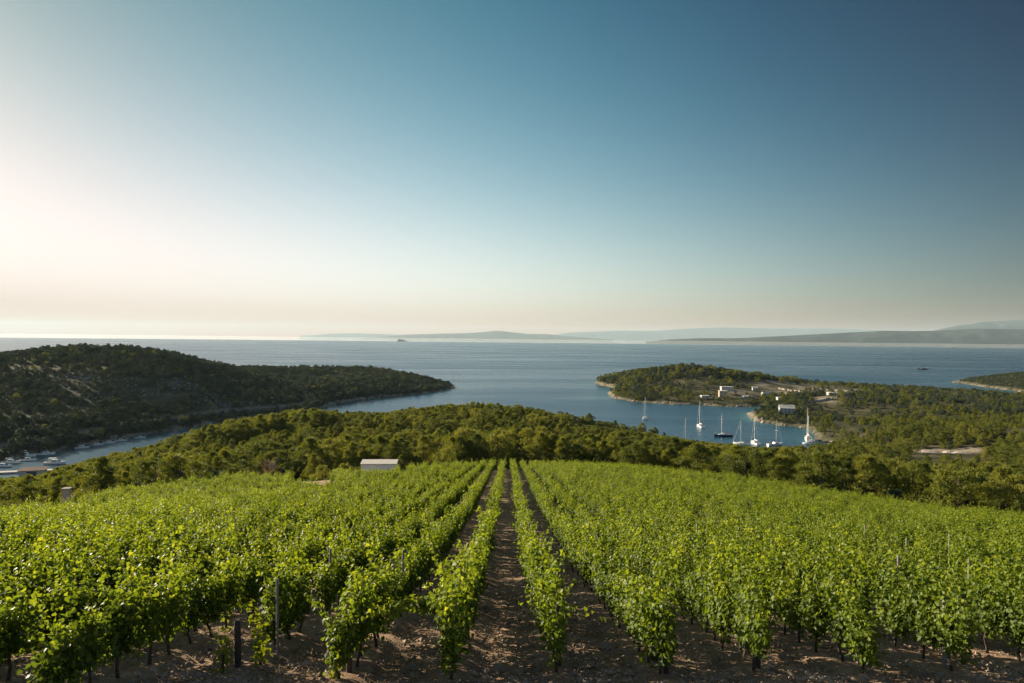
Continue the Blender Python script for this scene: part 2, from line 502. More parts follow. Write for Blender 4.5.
class MB:
    """collects shapes; build() links them as one mesh object"""
    def __init__(self):
        self.v, self.f = [], []

    def box(self, x0, x1, y0, y1, z0, z1):
        b = len(self.v)
        self.v += [(x, y, z) for z in (z0, z1) for y in (y0, y1) for x in (x0, x1)]
        self.f += [tuple(b + i for i in q) for q in ((0, 2, 3, 1), (4, 5, 7, 6), (0, 1, 5, 4), (2, 6, 7, 3), (0, 4, 6, 2), (1, 3, 7, 5))]
        return self

    def tube(self, pts, rad, n=6, cap=True):
        pts = [Vector(p) for p in pts]
        rad = rad if isinstance(rad, (list, tuple)) else [rad] * len(pts)
        b = len(self.v)
        for i, p in enumerate(pts):
            t = (pts[min(i + 1, len(pts) - 1)] - pts[max(i - 1, 0)]).normalized()
            a = t.cross(Vector((0, 0, 1)) if abs(t.z) < .9 else Vector((1, 0, 0))).normalized()
            c = t.cross(a)
            for k in range(n):
                an = 2 * math.pi * k / n
                self.v.append(tuple(p + (a * math.cos(an) + c * math.sin(an)) * rad[i]))
        for i in range(len(pts) - 1):
            for k in range(n):
                k2 = (k + 1) % n
                self.f.append((b + i * n + k, b + i * n + k2, b + (i + 1) * n + k2, b + (i + 1) * n + k))
        if cap:
            self.f.append(tuple(b + k for k in range(n))[::-1])
            self.f.append(tuple(b + (len(pts) - 1) * n + k for k in range(n)))
        return self

    def loft(self, rings, closed=True, cap=True):
        b = len(self.v)
        n = len(rings[0])
        for r in rings:
            self.v += [tuple(p) for p in r]
        for i in range(len(rings) - 1):
            for k in range(n if closed else n - 1):
                k2 = (k + 1) % n
                self.f.append((b + i * n + k, b + i * n + k2, b + (i + 1) * n + k2, b + (i + 1) * n + k))
        if cap:
            self.f.append(tuple(b + k for k in range(n))[::-1])
            self.f.append(tuple(b + (len(rings) - 1) * n + k for k in range(n)))
        return self

    def build(self, name, mat, parent=None, smooth=False):
        me = bpy.data.meshes.new(name)
        me.from_pydata(self.v, [], self.f)
        me.update()
        me.materials.append(mat)
        if smooth:
            me.polygons.foreach_set('use_smooth', [True] * len(me.polygons))
        return obj(name, me, parent)


def obj(name, me, parent=None, loc=(0, 0, 0)):
    o = bpy.data.objects.new(name, me)
    COL.objects.link(o)
    o.location = loc
    if parent:
        o.parent = parent
    return o


def tag(o, label=None, cat=None, group=None, kind=None):
    if label: o['label'] = label
    if cat: o['category'] = cat
    if group: o['group'] = group
    if kind: o['kind'] = kind
    return o


def empty(name, loc=(0, 0, 0), rz=0.0):
    o = bpy.data.objects.new(name, None)
    COL.objects.link(o)
    o.location = loc
    o.rotation_euler = (0, 0, rz)
    o.empty_display_size = 0.2
    return o


def copy_tree(o, parent=None):
    c = o.copy()
    COL.objects.link(c)
    c.parent = parent
    for ch in list(o.children):
        copy_tree(ch, c)
    return c


def ground(x, y):
    return float(heights(np.array([x]), np.array([y]))[0][0])


# ================================================================== SETTING
# land: one sheet, finer near the camera
ys = list(np.linspace(-40, 11, 14))
y = 11.2
while y < 1330:
    ys.append(y)
    y += max(0.22, y * 0.0085)
ys = np.array(ys)
t = np.linspace(-1, 1, 460)
t = 0.62 * t + 0.38 * t ** 3
YY = np.repeat(ys[:, None], len(t), 1)
XX = t[None, :] * (45 + 1.02 * np.maximum(ys, 0))[:, None]
Z, SDX, SM, SH, SG = heights(XX, YY)
FE = field_end(XX)
infield = np.clip((FE - YY + 2.5) / 2.5, 0, 1) * (np.abs(XX) < 125)
near = np.clip((70 - YY) / 50, 0, 1) * (YY > 5)
rowp = (XX + 0.004 * YY + 1.03) / 2.0
clod = noise2(XX, YY, 0.16, 1) * .5 + noise2(XX, YY, 0.35, 3) * .7 + noise2(XX, YY, 0.8, 4) * .6
rut = -np.exp(-((np.abs((rowp % 1.0) - 0.5) - 0.2) / 0.07) ** 2) * .06
Zd = Z + near * infield * (clod * 0.020 + rut + 0.05 * np.cos(2 * np.pi * rowp))
Zd += np.where((SDX > 3) & (infield < .5), noise2(XX, YY, 7, 5) * 0.35, 0)
PX, PY = proj(XX, YY, Z)
# bare ground: rocky shore, gravel clearings, terraces, scree
rockz = np.clip(1.0 - np.abs(SDX - 2.0) / (2.6 + 2 * noise2(XX, YY, 9, 6)), 0, 1) * (Z < 3) * np.where((XX > 190) & (XX < 300) & (YY < 530) & (YY > 380), .3, 1)


def blob(px, py, rx, ry, ymin=0, ymax=9e9):
    return np.clip(2.2 * (1 - np.sqrt(((PX - px) / rx) ** 2 + ((PY - py) / ry) ** 2)), 0, 1) * (YY > ymin) * (YY < ymax)


gap = np.zeros_like(Z)               # places bare of trees
for a in ((932, 451, 26, 3.5, 200, 420), (966, 450, 22, 3.5, 200, 420), (900, 448, 10, 2.5, 200, 420), (800, 389, 52, 7, 600, 900), (840, 392, 30, 5, 560, 900), (775, 383, 50, 5, 700, 950), (830, 400, 22, 5, 500, 800), (740, 393, 34, 6, 640, 900),
          (62, 497, 22, 8, 85, 170), (300, 470, 36, 6, 110, 150), (80, 472, 10, 4, 100, 160), (425, 467, 22, 5, 130, 175), (222, 472, 16, 4, 110, 140)):
    gap = np.maximum(gap, blob(*a))
scree = np.zeros_like(Z)
for a in ((130, 388, 90, 15), (190, 396, 60, 14), (90, 380, 60, 9), (230, 402, 40, 10)):
    scree = np.maximum(scree, blob(*a) * (SH > 0))
road = np.exp(-((SH - 19 - 3 * noise2(XX, YY, 60, 7)) / 3.2) ** 2) * (YY < 640)
quay = np.clip(1 - np.abs(SM - 6) / 8, 0, 1) * (XX < -180) * (YY < 340) * .25
zr = np.clip(np.maximum.reduce([rockz, gap * (0.30 + 0.75 * noise2(XX, YY, 7, 1) + .35 * (YY < 450)), scree * .38 * (0.15 + 0.35 * noise2(XX, YY, 3.2, 2) + .25 * noise2(XX, YY, 14, 3)), road * .7, quay]), 0, 1)
nI, nJ = YY.shape
idx = np.arange(nI * nJ).reshape(nI, nJ)
faces = np.stack([idx[:-1, :-1], idx[:-1, 1:], idx[1:, 1:], idx[1:, :-1]], -1).reshape(-1, 4)
V = np.stack([XX, YY, Zd], -1).reshape(-1, 3)
MAT_LAND = soil_material()
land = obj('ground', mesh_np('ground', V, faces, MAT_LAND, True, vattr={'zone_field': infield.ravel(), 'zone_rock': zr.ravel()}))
tag(land, kind='structure')

# sea: one disk out to the horizon
rad = np.concatenate([np.linspace(1, 180, 4), np.geomspace(200, 1400, 150), np.geomspace(1450, 60000, 64)])
ang = np.linspace(-math.pi, math.pi, 721)[:-1]
ang = np.sign(ang) * np.abs(ang / math.pi) ** 1.5 * math.pi
SX = np.sin(ang)[None, :] * rad[:, None]
SY = np.cos(ang)[None, :] * rad[:, None]
ssd = np.maximum.reduce([sdist(SX, SY, MAIN), sdist(SX, SY, HILL), sdist(SX, SY, HEAD)])
shal = np.clip(np.exp(np.minimum(ssd, 0) / 14.0) * (0.8 + 0.5 * noise2(SX, SY, 12, 1)), 0, 1)
shal = np.maximum(shal, .55 * np.clip(1 - np.hypot((SX - 95) / 40, (SY - 790) / 75), 0, 1))
calm = np.clip((np.hypot(SX, SY) - 12500) / 2500, 0, 1)
nI, nJ = SX.shape
idx = np.arange(nI * nJ).reshape(nI, nJ)
idn = np.roll(idx, -1, 1)
faces = np.stack([idx[:-1], idx[1:], idn[1:], idn[:-1]], -1).reshape(-1, 4)
cv = nI * nJ
V = np.concatenate([np.stack([SX, SY, np.zeros_like(SX)], -1).reshape(-1, 3), [[0, 0, 0]]])
sea = obj('sea', mesh_np('sea', V, [faces, np.stack([idx[0], idn[0], np.full(nJ, cv)], -1)], sea_material(), True,
                         vattr={'shallow': np.append(shal.ravel(), 0), 'calm': np.append(calm.ravel(), 0)}))
tag(sea, kind='structure')


# far islands
def island(name, prof, D, depth, seed):
    prof = np.array(prof, float)
    xs = np.linspace(prof[0, 0], prof[-1, 0], 260)
    yy = np.interp(xs, prof[:, 0], prof[:, 1])
    k = np.ones(9) / 9
    yy = np.convolve(np.pad(yy, 4, 'edge'), k, 'valid')
    top = np.array([P(a, b, D) for a, b in zip(xs, yy)])
    r = np.random.default_rng(seed)
    v = np.linspace(-1, 1, 31)
    rows = []
    for i, vv in enumerate(v):
        X = top[:, 0] * (D + vv * depth) / D
        Yv = np.full_like(X, D + vv * depth)
        n = noise2(X, Yv, depth * .10, seed, 8) * .22 + noise2(X, Yv, depth * .3, seed + 2) * .25
        h = np.maximum(top[:, 2], 0) * np.clip((1 - abs(vv) ** 1.6) * (1 + n * (abs(vv) * 1.5)), 0, 1.0)
        rows.append(np.stack([X, Yv + n * depth * .2, h - 3], -1))
    V = np.array(rows)
    a, b = V.shape[:2]
    idx = np.arange(a * b).reshape(a, b)
    f = np.stack([idx[:-1, :-1], idx[:-1, 1:], idx[1:, 1:], idx[1:, :-1]], -1).reshape(-1, 4)
    o = obj(name, mesh_np(name, V.reshape(-1, 3), f, MAT_ISLE, True))
    return tag(o, kind='structure')


MAT_ISLE = simple('island_scrub', (0.036, 0.046, 0.040), 0.95, var=0.5, scale=0.0022, spec=0.05)
island('island', [(646, 341.5), (670, 339.3), (700, 338), (740, 338), (770, 336.5), (800, 335), (830, 333.4), (860, 331.8), (890, 330.4), (905, 331), (935, 330.6), (960, 329.2), (985, 328.4), (1010, 329.2), (1040, 329), (1100, 332), (1200, 338)], 16800, 1200, 1)
island('island', [(352, 338.5), (385, 336.3), (405, 334.6), (440, 333.6), (470, 333), (485, 331.8), (498, 330.4), (510, 332), (530, 334), (545, 333.8), (565, 336), (585, 337.3), (612, 339.7)], 36000, 1700, 2)
island('island', [(300, 336), (330, 333.6), (360, 333.2), (390, 334.2), (430, 337)], 50000, 1700, 6)
island('mountains', [(540, 337), (570, 332.5), (620, 330.5), (650, 331), (690, 328.5), (720, 327.4), (745, 327.8), (775, 328.6), (830, 328.5), (880, 330), (940, 336)], 52000, 2500, 3)
island('mountains', [(900, 338), (930, 331), (955, 326), (985, 321.8), (1010, 320.3), (1040, 319), (1100, 317), (1160, 322), (1260, 336)], 28000, 2400, 4)

# the air
MAT_HAZE = bpy.data.materials.new('air_haze')
MAT_HAZE.use_nodes = True
hn = MAT_HAZE.node_tree.nodes
hn.clear()
pv = hn.new('ShaderNodeVolumePrincipled')
pv.inputs['Color'].default_value = (0.68, 0.86, 0.96, 1)
pv.inputs['Density'].default_value = 1.75e-5
pv.inputs['Anisotropy'].default_value = 0.15
ho = hn.new('ShaderNodeOutputMaterial')
MAT_HAZE.node_tree.links.new(pv.outputs[0], ho.inputs['Volume'])
hz = MB().box(-64000, 64000, -64000, 64000, -10, 1130).build('haze', MAT_HAZE)
tag(hz, kind='stuff')
# a low bank of sea mist before the islands
MAT_MIST = bpy.data.materials.new('sea_mist')
MAT_MIST.use_nodes = True
mn = MAT_MIST.node_tree.nodes
mn.clear()
mv = mn.new('ShaderNodeVolumePrincipled')
mv.inputs['Color'].default_value = (0.95, 0.97, 0.97, 1)
mv.inputs['Density'].default_value = 8e-5
mv.inputs['Anisotropy'].default_value = 0.3
mo = mn.new('ShaderNodeOutputMaterial')
MAT_MIST.node_tree.links.new(mv.outputs[0], mo.inputs['Volume'])
tag(MB().box(-30000, 30000, 12300, 15200, 0.5, 64).build('sea_mist', MAT_MIST), kind='stuff')


# ================================================================== PLANTS
def frames(nrm, rnd):
    """random in-plane axes for unit normals"""
    a = np.cross(nrm, rnd)
    a /= np.linalg.norm(a, axis=1, keepdims=True) + 1e-9
    return a, np.cross(nrm, a)


LEAF = np.array([(0, 0, 0), (-.30, -.12, .05), (-.52, .28, .12), (-.28, .58, .06), (0, .92, -.06), (.30, -.12, .05), (.52, .28, .12), (.28, .58, .06)])
LEAF_F = np.array([(0, 4, 3, 2, 1), (0, 5, 6, 7, 4)])


def leaf_cloud(pos, nrm, size, r, tone, down=0.5):
    """vine leaves at pos, facing nrm, tips hanging down a bit"""
    n = len(pos)
    hang = np.tile([0, 0, -1.0], (n, 1)) * down + r.normal(0, .6, (n, 3))
    tip = hang - nrm * np.sum(hang * nrm, 1, keepdims=True)
    tip /= np.linalg.norm(tip, axis=1, keepdims=True) + 1e-9
    side = np.cross(tip, nrm)
    L = LEAF[None] * size[:, None, None]
    v = pos[:, None] + side[:, None] * L[..., :1] + tip[:, None] * L[..., 1:2] + nrm[:, None] * L[..., 2:3]
    f = (LEAF_F[None] + (np.arange(n) * 8)[:, None, None]).reshape(-1, 5)
    return v.reshape(-1, 3), f, np.repeat(tone, 2)


def vine_foliage(seed, height=1.85, nshoot=13, width=1.0, fill=470, extra=None, base=0.55, leafscale=1.0):
    r = np.random.default_rng(seed)
    pos, nrm, tone = [], [], []
    shoots = []
    for i in range(nshoot):
        y0 = np.clip(r.normal(0, .25), -.47, .47)
        x0 = r.normal(0, .05)
        L = r.choice([.65, .8, .95, 1.05, 1.2, 1.5]) * r.uniform(.92, 1.08) * (height - base)
        lean = np.array([r.normal(0, .155) * width, r.normal(0, .16), 1.0])
        droop = r.uniform(0, .5) * np.array([r.choice([-1, 1]) * width * .75, r.normal(0, .5), -.5])
        shoots.append((np.array([x0, y0, base + r.uniform(-.05, .15)]), lean, droop, L))
    for e in (extra or []):
        shoots.append(e)
    for p0, lean, droop, L in shoots:
        n = int(L / .036)
        s = np.linspace(0.02, 1, n)[:, None]
        line = p0 + lean * (s * L) + droop * (s ** 2.4) * L * .6
        off = r.normal(0, 1, (n, 3))
        off[:, 2] *= .5
        off /= np.linalg.norm(off, axis=1, keepdims=True)
        pos.append(line + off * r.uniform(.05, .13, (n, 1)))
        nn = off * .8 + np.array([0, 0, .55]) + r.normal(0, .35, (n, 3))
        nrm.append(nn)
        tone.append(np.clip(.18 + .5 * s[:, 0] ** 1.5 + r.normal(0, .16, n), 0, 1))
    if fill:
        q = np.stack([r.normal(0, .122 * width, fill), np.clip(r.normal(0, .27, fill), -.52, .52), base - .12 + r.beta(1.4, 1.5, fill) * (height - base) * .92], -1)
        pos.append(q)
        nn = np.stack([np.sign(q[:, 0]) * r.uniform(.2, 1, fill), r.normal(0, .4, fill), r.uniform(0, .8, fill)], -1)
        nrm.append(nn + r.normal(0, .25, (fill, 3)))
        tone.append(np.clip(.25 + r.normal(0, .15, fill), 0, 1))
    pos, nrm, tone = np.concatenate(pos), np.concatenate(nrm), np.concatenate(tone)
    nrm /= np.linalg.norm(nrm, axis=1, keepdims=True)
    size = r.uniform(.070, .120, len(pos)) * (1.12 - .35 * tone) * leafscale
    return leaf_cloud(pos, nrm, size, r, tone)


def vine_trunk(seed, base=0.62, arms=True):
    r = np.random.default_rng(seed)
    m = MB()
    dx, dy = r.normal(0, .05), r.normal(0, .07)
    pts = [(0, 0, -.12), (dx * .6, dy * .4, .16), (dx * 1.3 + r.normal(0, .02), dy, .36), (dx * .5, dy * .8, base)]
    m.tube(pts, [.036, .030, .026, .028], 7)
    if arms:
        for s in (-1, 1):
            m.tube([(dx * .5, dy * .8, base - .02), (0, s * .2, base + .06), (r.normal(0, .03), s * .5, base + .08)], [.022, .016, .010], 5)
        for k in range(5):
            y0 = r.uniform(-.4, .4)
            m.tube([(0, y0, base + .05), (r.normal(0, .08), y0 + r.normal(0, .05), base + .45), (r.normal(0, .14), y0 + r.normal(0, .08), base + .85)], [.007, .006, .004], 4)
    me = bpy.data.meshes.new('trunk')
    me.from_pydata(m.v, [], m.f)
    me.materials.append(MAT_BARK)
    return me


NV = 12
vine_meshes = []
for i in range(NV):
    v, f, tn = vine_foliage(100 + i, 1.5 + .45 * random.random(), random.randint(11, 15), 0.75 + .5 * random.random())
    vine_meshes.append((mesh_np('foliage', v, f, MAT_VINE, fattr={'tone': tn}), vine_trunk(200 + i)))


def axis_x(k, y):                    # the middle of vine row k
    return -1.03 + 2.0 * k - 0.004 * y


def row_start(k):
    x = -1.03 + 2 * k
    return (12.65 if k == 0 else 12.2 if k == -1 else 12.95) + max(0, k) * 0.10 + (0.25 if k % 2 else 0) if x > -6 else 10.6


places = []
for k in range(-48, 50):
    y = row_start(k)
    i = 0
    while y < 165:
        x = axis_x(k, y)
        if y > field_end(np.array([x]))[0]:
            break
        places.append((k, i, x + random.gauss(0, .05), y + random.gauss(0, .06)))
        i += 1
        y += 0.95
pl = np.array(places)
# a bare tongue of ground in the far left of the vines
gz, gsd = heights(pl[:, 2], pl[:, 3])[:2]
ppx, ppy = proj(pl[:, 2], pl[:, 3], gz + 1.2)
keep = (ppx > -420) & (ppx < W + 420) & (ppy < H + 260)
keep &= ~((np.abs(ppx - 312) < 20) & (ppy < 484) & (pl[:, 3] > 90))
keep &= ~((np.abs(ppx - 405) < 40) & (pl[:, 3] > 142))
keep &= ~((np.abs(ppx - 380) < 27) & (pl[:, 3] > 119))
keep &= ~((np.abs(ppx - 64) < 24) & (pl[:, 3] > 92))
keep &= ~((np.abs(ppx - 270) < 16) & (pl[:, 3] > 117))
keep &= (RNG.random(len(pl)) > .03) | (pl[:, 3] < 16)
# hand-built vines at the row ends come later
SPECIAL = {(-2, 0), (-2, 1), (0, 0), (1, 0), (2, 0)}
keep &= np.array([(int(a), int(b)) not in SPECIAL for a, b in pl[:, :2]])
pl, gz, ppx, ppy = pl[keep], gz[keep], ppx[keep], ppy[keep]
inview = (ppx > -25) & (ppx < W + 25) & (ppy < H + 25)
order = np.argsort(np.where(inview, pl[:, 3], 1e9))
solo = order[:294]
rest = order[294:]
ORD = ['first', 'second', 'third', 'fourth', 'fifth', 'sixth', 'seventh', 'eighth', 'ninth', 'tenth', 'eleventh', 'twelfth', 'thirteenth', 'fourteenth', 'fifteenth', 'sixteenth', 'seventeenth', 'eighteenth', 'nineteenth', 'twentieth']


def row_words(k):
    n, s = (k - 1, 'right') if k >= 1 else (-k, 'left')
    return f'{ORD[min(n, 19)]} row {s} of middle path'


def vine(k, first, x, y, z, seed, meshes=None, label=None, group='grapevines nearest the camera'):
    o = empty('grapevine', (x, y, z), random.choice((0, math.pi)) if meshes is None else 0.0)
    s = random.uniform(.82, 1.12)
    o.scale = (s * random.uniform(.9, 1.15), 1, s)
    fm, tm = meshes or vine_meshes[seed % NV]
    obj('foliage', fm, o)
    obj('trunk', tm, o)
    tag(o, label or (('leafy vine ending the ' if first else 'green leafy grapevine in near part of ') + row_words(k)), 'grapevine', group)
    return o


proto_parts = []
for n, j in enumerate(solo):
    k, i = int(pl[j, 0]), int(pl[j, 1])
    o = vine(k, i == 0, pl[j, 2], pl[j, 3], gz[j], n)
    if n < NV:
        proto_parts.append((o.children[0], o.children[1]))


# everything beyond those: one object
def scatter(name, pts, rot, scl, idx, layers, label=None, cat=None):
    me = bpy.data.meshes.new(name)
    n = len(pts)
    me.vertices.add(n)
    me.vertices.foreach_set('co', np.asarray(pts, np.float32).ravel())
    a = me.attributes.new('turn', 'FLOAT_VECTOR', 'POINT')
    a.data.foreach_set('vector', np.stack([np.zeros(n), np.zeros(n), rot], -1).astype(np.float32).ravel())
    a = me.attributes.new('size', 'FLOAT_VECTOR', 'POINT')
    a.data.foreach_set('vector', np.asarray(scl, np.float32).ravel())
    a = me.attributes.new('pick', 'INT', 'POINT')
    a.data.foreach_set('value', np.asarray(idx, np.int32))
    o = obj(name, me)
    ng = bpy.data.node_groups.new(name, 'GeometryNodeTree')
    ng.interface.new_socket('Geometry', in_out='INPUT', socket_type='NodeSocketGeometry')
    ng.interface.new_socket('Geometry', in_out='OUTPUT', socket_type='NodeSocketGeometry')
    N, L = ng.nodes, ng.links
    gi, go = N.new('NodeGroupInput'), N.new('NodeGroupOutput')
    jo = N.new('GeometryNodeJoinGeometry')

    def attr(nm, ty):
        q = N.new('GeometryNodeInputNamedAttribute')
        q.data_type = ty
        q.inputs['Name'].default_value = nm
        return q.outputs['Attribute']
    pk, tu, sz = attr('pick', 'INT'), attr('turn', 'FLOAT_VECTOR'), attr('size', 'FLOAT_VECTOR')
    for objs in layers:
        for i, so in enumerate(objs):
            oi = N.new('GeometryNodeObjectInfo')
            oi.inputs['Object'].default_value = so
            oi.inputs['As Instance'].default_value = True
            cmp_ = N.new('FunctionNodeCompare')
            cmp_.data_type = 'INT'
            cmp_.operation = 'EQUAL'
            si = [q for q in cmp_.inputs if q.type == 'INT']
            L.new(pk, si[0])
            si[1].default_value = i
            ip = N.new('GeometryNodeInstanceOnPoints')
            L.new(gi.outputs[0], ip.inputs['Points'])
            L.new(cmp_.outputs[0], ip.inputs['Selection'])
            L.new(oi.outputs['Geometry'], ip.inputs['Instance'])
            L.new(tu, ip.inputs['Rotation'])
            L.new(sz, ip.inputs['Scale'])
            L.new(ip.outputs[0], jo.inputs[0])
    L.new(jo.outputs[0], go.inputs[0])
    md = o.modifiers.new('scatter', 'NODES')
    md.node_group = ng
    return tag(o, label, cat, None, 'stuff')


n = len(rest)
s = RNG.uniform(.74, 1.10, n) + .12 * noise2(pl[rest, 2], pl[rest, 3], 2.2, 3) + .08 * noise2(pl[rest, 2], pl[rest, 3], 9, 4)
scatter('vineyard_rows', np.stack([pl[rest, 2], pl[rest, 3], gz[rest]], -1), RNG.choice([0, math.pi], n) + RNG.normal(0, .08, n),
        np.stack([s * RNG.uniform(.9, 1.25, n), np.ones(n), s], -1), RNG.integers(0, NV, n),
        [[a for a, b in proto_parts], [b for a, b in proto_parts]], 'bright green vineyard rows running down to the dark pine belt', 'vineyard')

# ---- the vines at the row ends that differ from the rest
rr = np.random.default_rng(3)


def special(k, y, label, **kw):
    x = axis_x(k, y)
    mat = kw.pop('mat', MAT_VINE)
    sd = kw.pop('seed')
    v, f, tn = vine_foliage(sd, **kw)
    me = mesh_np('foliage', v, f, mat, fattr={'tone': tn})
    o = vine(k, True, x, y, ground(x, y), 0, (me, vine_trunk(sd + 1, 0.5)), label)
    o.scale = (1, 1, 1)
    return o


special(0, row_start(0), 'end vine with one long shoot reaching sideways to the left', seed=31, height=1.95, width=.75, fill=280, base=.4, nshoot=15,
        extra=[(np.array([-.15, -.1, 1.42]), np.array([-1.0, -.05, .10]), np.array([-.3, 0, -.35]), 1.15), *[(np.array([-.2 + .04 * q, -.1 + .03 * q, 1.36 + .03 * q]), np.array([-1.0, -.06 + .03 * q, .06 + .02 * q]), np.array([-.25, 0, -.28]), 1.25 - .06 * q) for q in range(5)], (np.array([-.15, -.05, 1.46]), np.array([-1.0, -.05, .12]), np.array([-.3, 0, -.3]), 1.05), (np.array([-.15, 0, 1.38]), np.array([-1.0, .05, .10]), np.array([-.3, 0, -.3]), .95), (np.array([-.12, 0, 1.34]), np.array([-.9, .1, .10]), np.array([-.2, 0, -.2]), .65), (np.array([-.1, .1, 1.3]), np.array([-.9, .0, .3]), np.array([-.3, 0, -.3]), .5)])
special(1, row_start(1), 'thin end vine with curled shoots arching over its post', seed=32, height=1.45, width=.7, fill=130, base=.45, nshoot=10,
        extra=[(np.array([.1, -.2, 1.1]), np.array([.35, 0, 1.0]), np.array([1.0, 0, -1.6]), .8), (np.array([0, -.2, 1.0]), np.array([-.6, 0, 1.0]), np.array([-.6, 0, -.6]), .7)])
special(2, row_start(2), 'bulky hanging end vine of dull green leaves, third from the row with curled shoots', seed=33, height=1.7, width=1.25, fill=240, base=.35, nshoot=16,
        extra=[(np.array([0, 0, 1.2]), np.array([.9, 0, .4]), np.array([.3, 0, -1.2]), .9), (np.array([0, 0, 1.2]), np.array([-.9, 0, .5]), np.array([-.3, 0, -1.2]), .8)])
x_, y_ = -5.35, 13.35
for dx, dy, lab, sd, hh in ((0.42, .25, 'sparse yellow green young vine right of the short dark post', 41, 1.15), (-.12, -.3, 'sparse yellow green young vine left of the short dark post', 42, .95), (2.15, -.75, 'small yellow young vine low in the bottom left corner of its row end', 43, .5)):
    v, f, tn = vine_foliage(sd, height=hh, nshoot=4, width=.6, fill=18, base=.12)
    v[:, 1] *= .45
    o = vine(-2, False, x_ + dx, y_ + dy, ground(x_ + dx, y_ + dy), 0, (mesh_np('foliage', v, f, MAT_YVINE, fattr={'tone': tn}), vine_trunk(sd, .4, False)), lab, 'young vines')
    o.scale = (1, 1, 1)

# ---- posts
post_list = [(-5.33, 13.45, .95, .062, MAT_POST, 'short dark wooden post among sparse yellow vines', 'o'),
             (-4.78, 14.1, 1.7, .028, MAT_CONC, 'thin grey post standing free at a gap in the second left row', 'o'),
             (-3.04, 13.0, 1.2, .055, MAT_POST, 'dark wooden post in the front of the first row left of the long sideways shoot', 'o'),
             (1.02, 13.75, 1.3, .050, MAT_POST, 'dark wooden post inside the thin end vine with curled shoots', 'o'),
             (3.05, 13.2, 1.5, .050, MAT_POST, 'dark wooden post inside the bulky hanging end vine', 'o'),
             (5.0, 13.75, 1.5, .065, MAT_POST, 'dark end post of the third row right of the path', 'o'),
             (8.95, 14.0, 1.45, .042, MAT_CONC, 'pale grey end post of the fifth row right of the path', 'o')]


def post(x, y, h, r, mat, label):
    m = MB()
    g = ground(x, y)
    lean = random.gauss(0, .03)
    m.tube([(0, 0, -.3), (lean * .3, 0, h * .3), (lean, 0, h - .02), (lean, 0, h)], [r * 1.05, r, r * .95, r * .8], 10)
    o = m.build('vineyard_post', mat, None, False)
    o.location = (x, y, g)
    return tag(o, label, 'post', 'posts of the vineyard rows')


for a in post_list:
    post(*a[:6])
k_done = 0
for k in range(-9, 12):
    for yy in (19.2, 25.6, 32.5):
        x = axis_x(k, yy) + .06
        px, py = proj(np.array([x]), np.array([yy]), np.array([ground(x, yy) + 1.5]))
        if -5 < px[0] < W + 5 and random.random() < .35:
            post(x, yy, random.uniform(1.75, 1.95), .035, MAT_CONC, 'slim grey post in near part of the ' + row_words(k))


# ---- loose stones and clods on the near soil
def stones(name, xy, size, mat, label, cat):
    r = np.random.default_rng(11)
    n = len(xy)
    z = heights(xy[:, 0], xy[:, 1])[0]
    oct_ = np.array([(1, 0, 0), (0, 1, 0), (-1, 0, 0), (0, -1, 0), (.1, .1, .62), (0, 0, -.5)])
    rep = oct_[None] * r.uniform(.6, 1.3, (n, 6, 3)) * size[:, None, None]
    a = r.uniform(0, 6.28, n)
    c, s_ = np.cos(a), np.sin(a)
    X = rep[..., 0] * c[:, None] - rep[..., 1] * s_[:, None]
    Yv = rep[..., 0] * s_[:, None] + rep[..., 1] * c[:, None]
    V = np.stack([X + xy[:, :1], Yv + xy[:, 1:2], rep[..., 2] + z[:, None] + .03], -1).reshape(-1, 3)
    f = np.array([(0, 1, 4), (1, 2, 4), (2, 3, 4), (3, 0, 4), (1, 0, 5), (2, 1, 5), (3, 2, 5), (0, 3, 5)])
    f = (f[None] + (np.arange(n) * 6)[:, None, None]).reshape(-1, 3)
    return tag(obj(name, mesh_np(name, V, f, mat)), label, cat, None, 'stuff')


MAT_CLOD = simple('soil_clod', (0.29, 0.215, 0.16), 0.95, var=0.55, scale=0.9, spec=0.1)
n = 42000
yy = 11.5 + 30 * RNG.random(n) ** 2.0
xx = RNG.uniform(-1, 1, n) * (0.8 * yy + 2)
stones('soil_clods', np.stack([xx, yy], -1), RNG.lognormal(-3.75, .6, n), MAT_CLOD, 'loose brown clods and stones on the bare vineyard soil', 'soil clods')


# dry weeds low on the soil
def blades(pos, up, length, width, r, tone):
    n = len(pos)
    side = np.cross(up, r.normal(0, 1, (n, 3)))
    side /= np.linalg.norm(side, axis=1, keepdims=True) + 1e-9
    a = pos - side * width[:, None] * .5
    b = pos + side * width[:, None] * .5
    tip = pos + up * length[:, None]
    V = np.stack([a, b, tip + side * width[:, None] * .18, tip - side * width[:, None] * .18], 1).reshape(-1, 3)
    f = np.arange(n * 4).reshape(n, 4)
    return V, f, tone


MAT_STRAW = leafy('dry_straw', [(0, (0.16, 0.11, 0.06)), (1, (0.42, 0.33, 0.20))], .2, (1, 1, 1), .8, .1)
n = 34000
yy = 11.5 + 34 * RNG.random(n) ** 1.6
xx = RNG.uniform(-1, 1, n) * (0.8 * yy + 2)
kk = noise2(xx, yy, .9, 4) + RNG.normal(0, .4, n) > -.1
xx, yy = xx[kk], yy[kk]
n = len(xx)
up = np.stack([RNG.normal(0, 1, n), RNG.normal(0, 1, n), RNG.uniform(.1, .7, n)], -1)
up /= np.linalg.norm(up, axis=1, keepdims=True)
V, f, tn = blades(np.stack([xx, yy, heights(xx, yy)[0] + .02], -1), up, RNG.uniform(.05, .2, n), RNG.uniform(.008, .022, n), RNG, RNG.random(n))
tag(obj('dry_grass', mesh_np('dry_grass', V, f, MAT_STRAW, fattr={'tone': tn})), 'short dry straw scattered over the bare vineyard soil', 'dry grass', None, 'stuff')


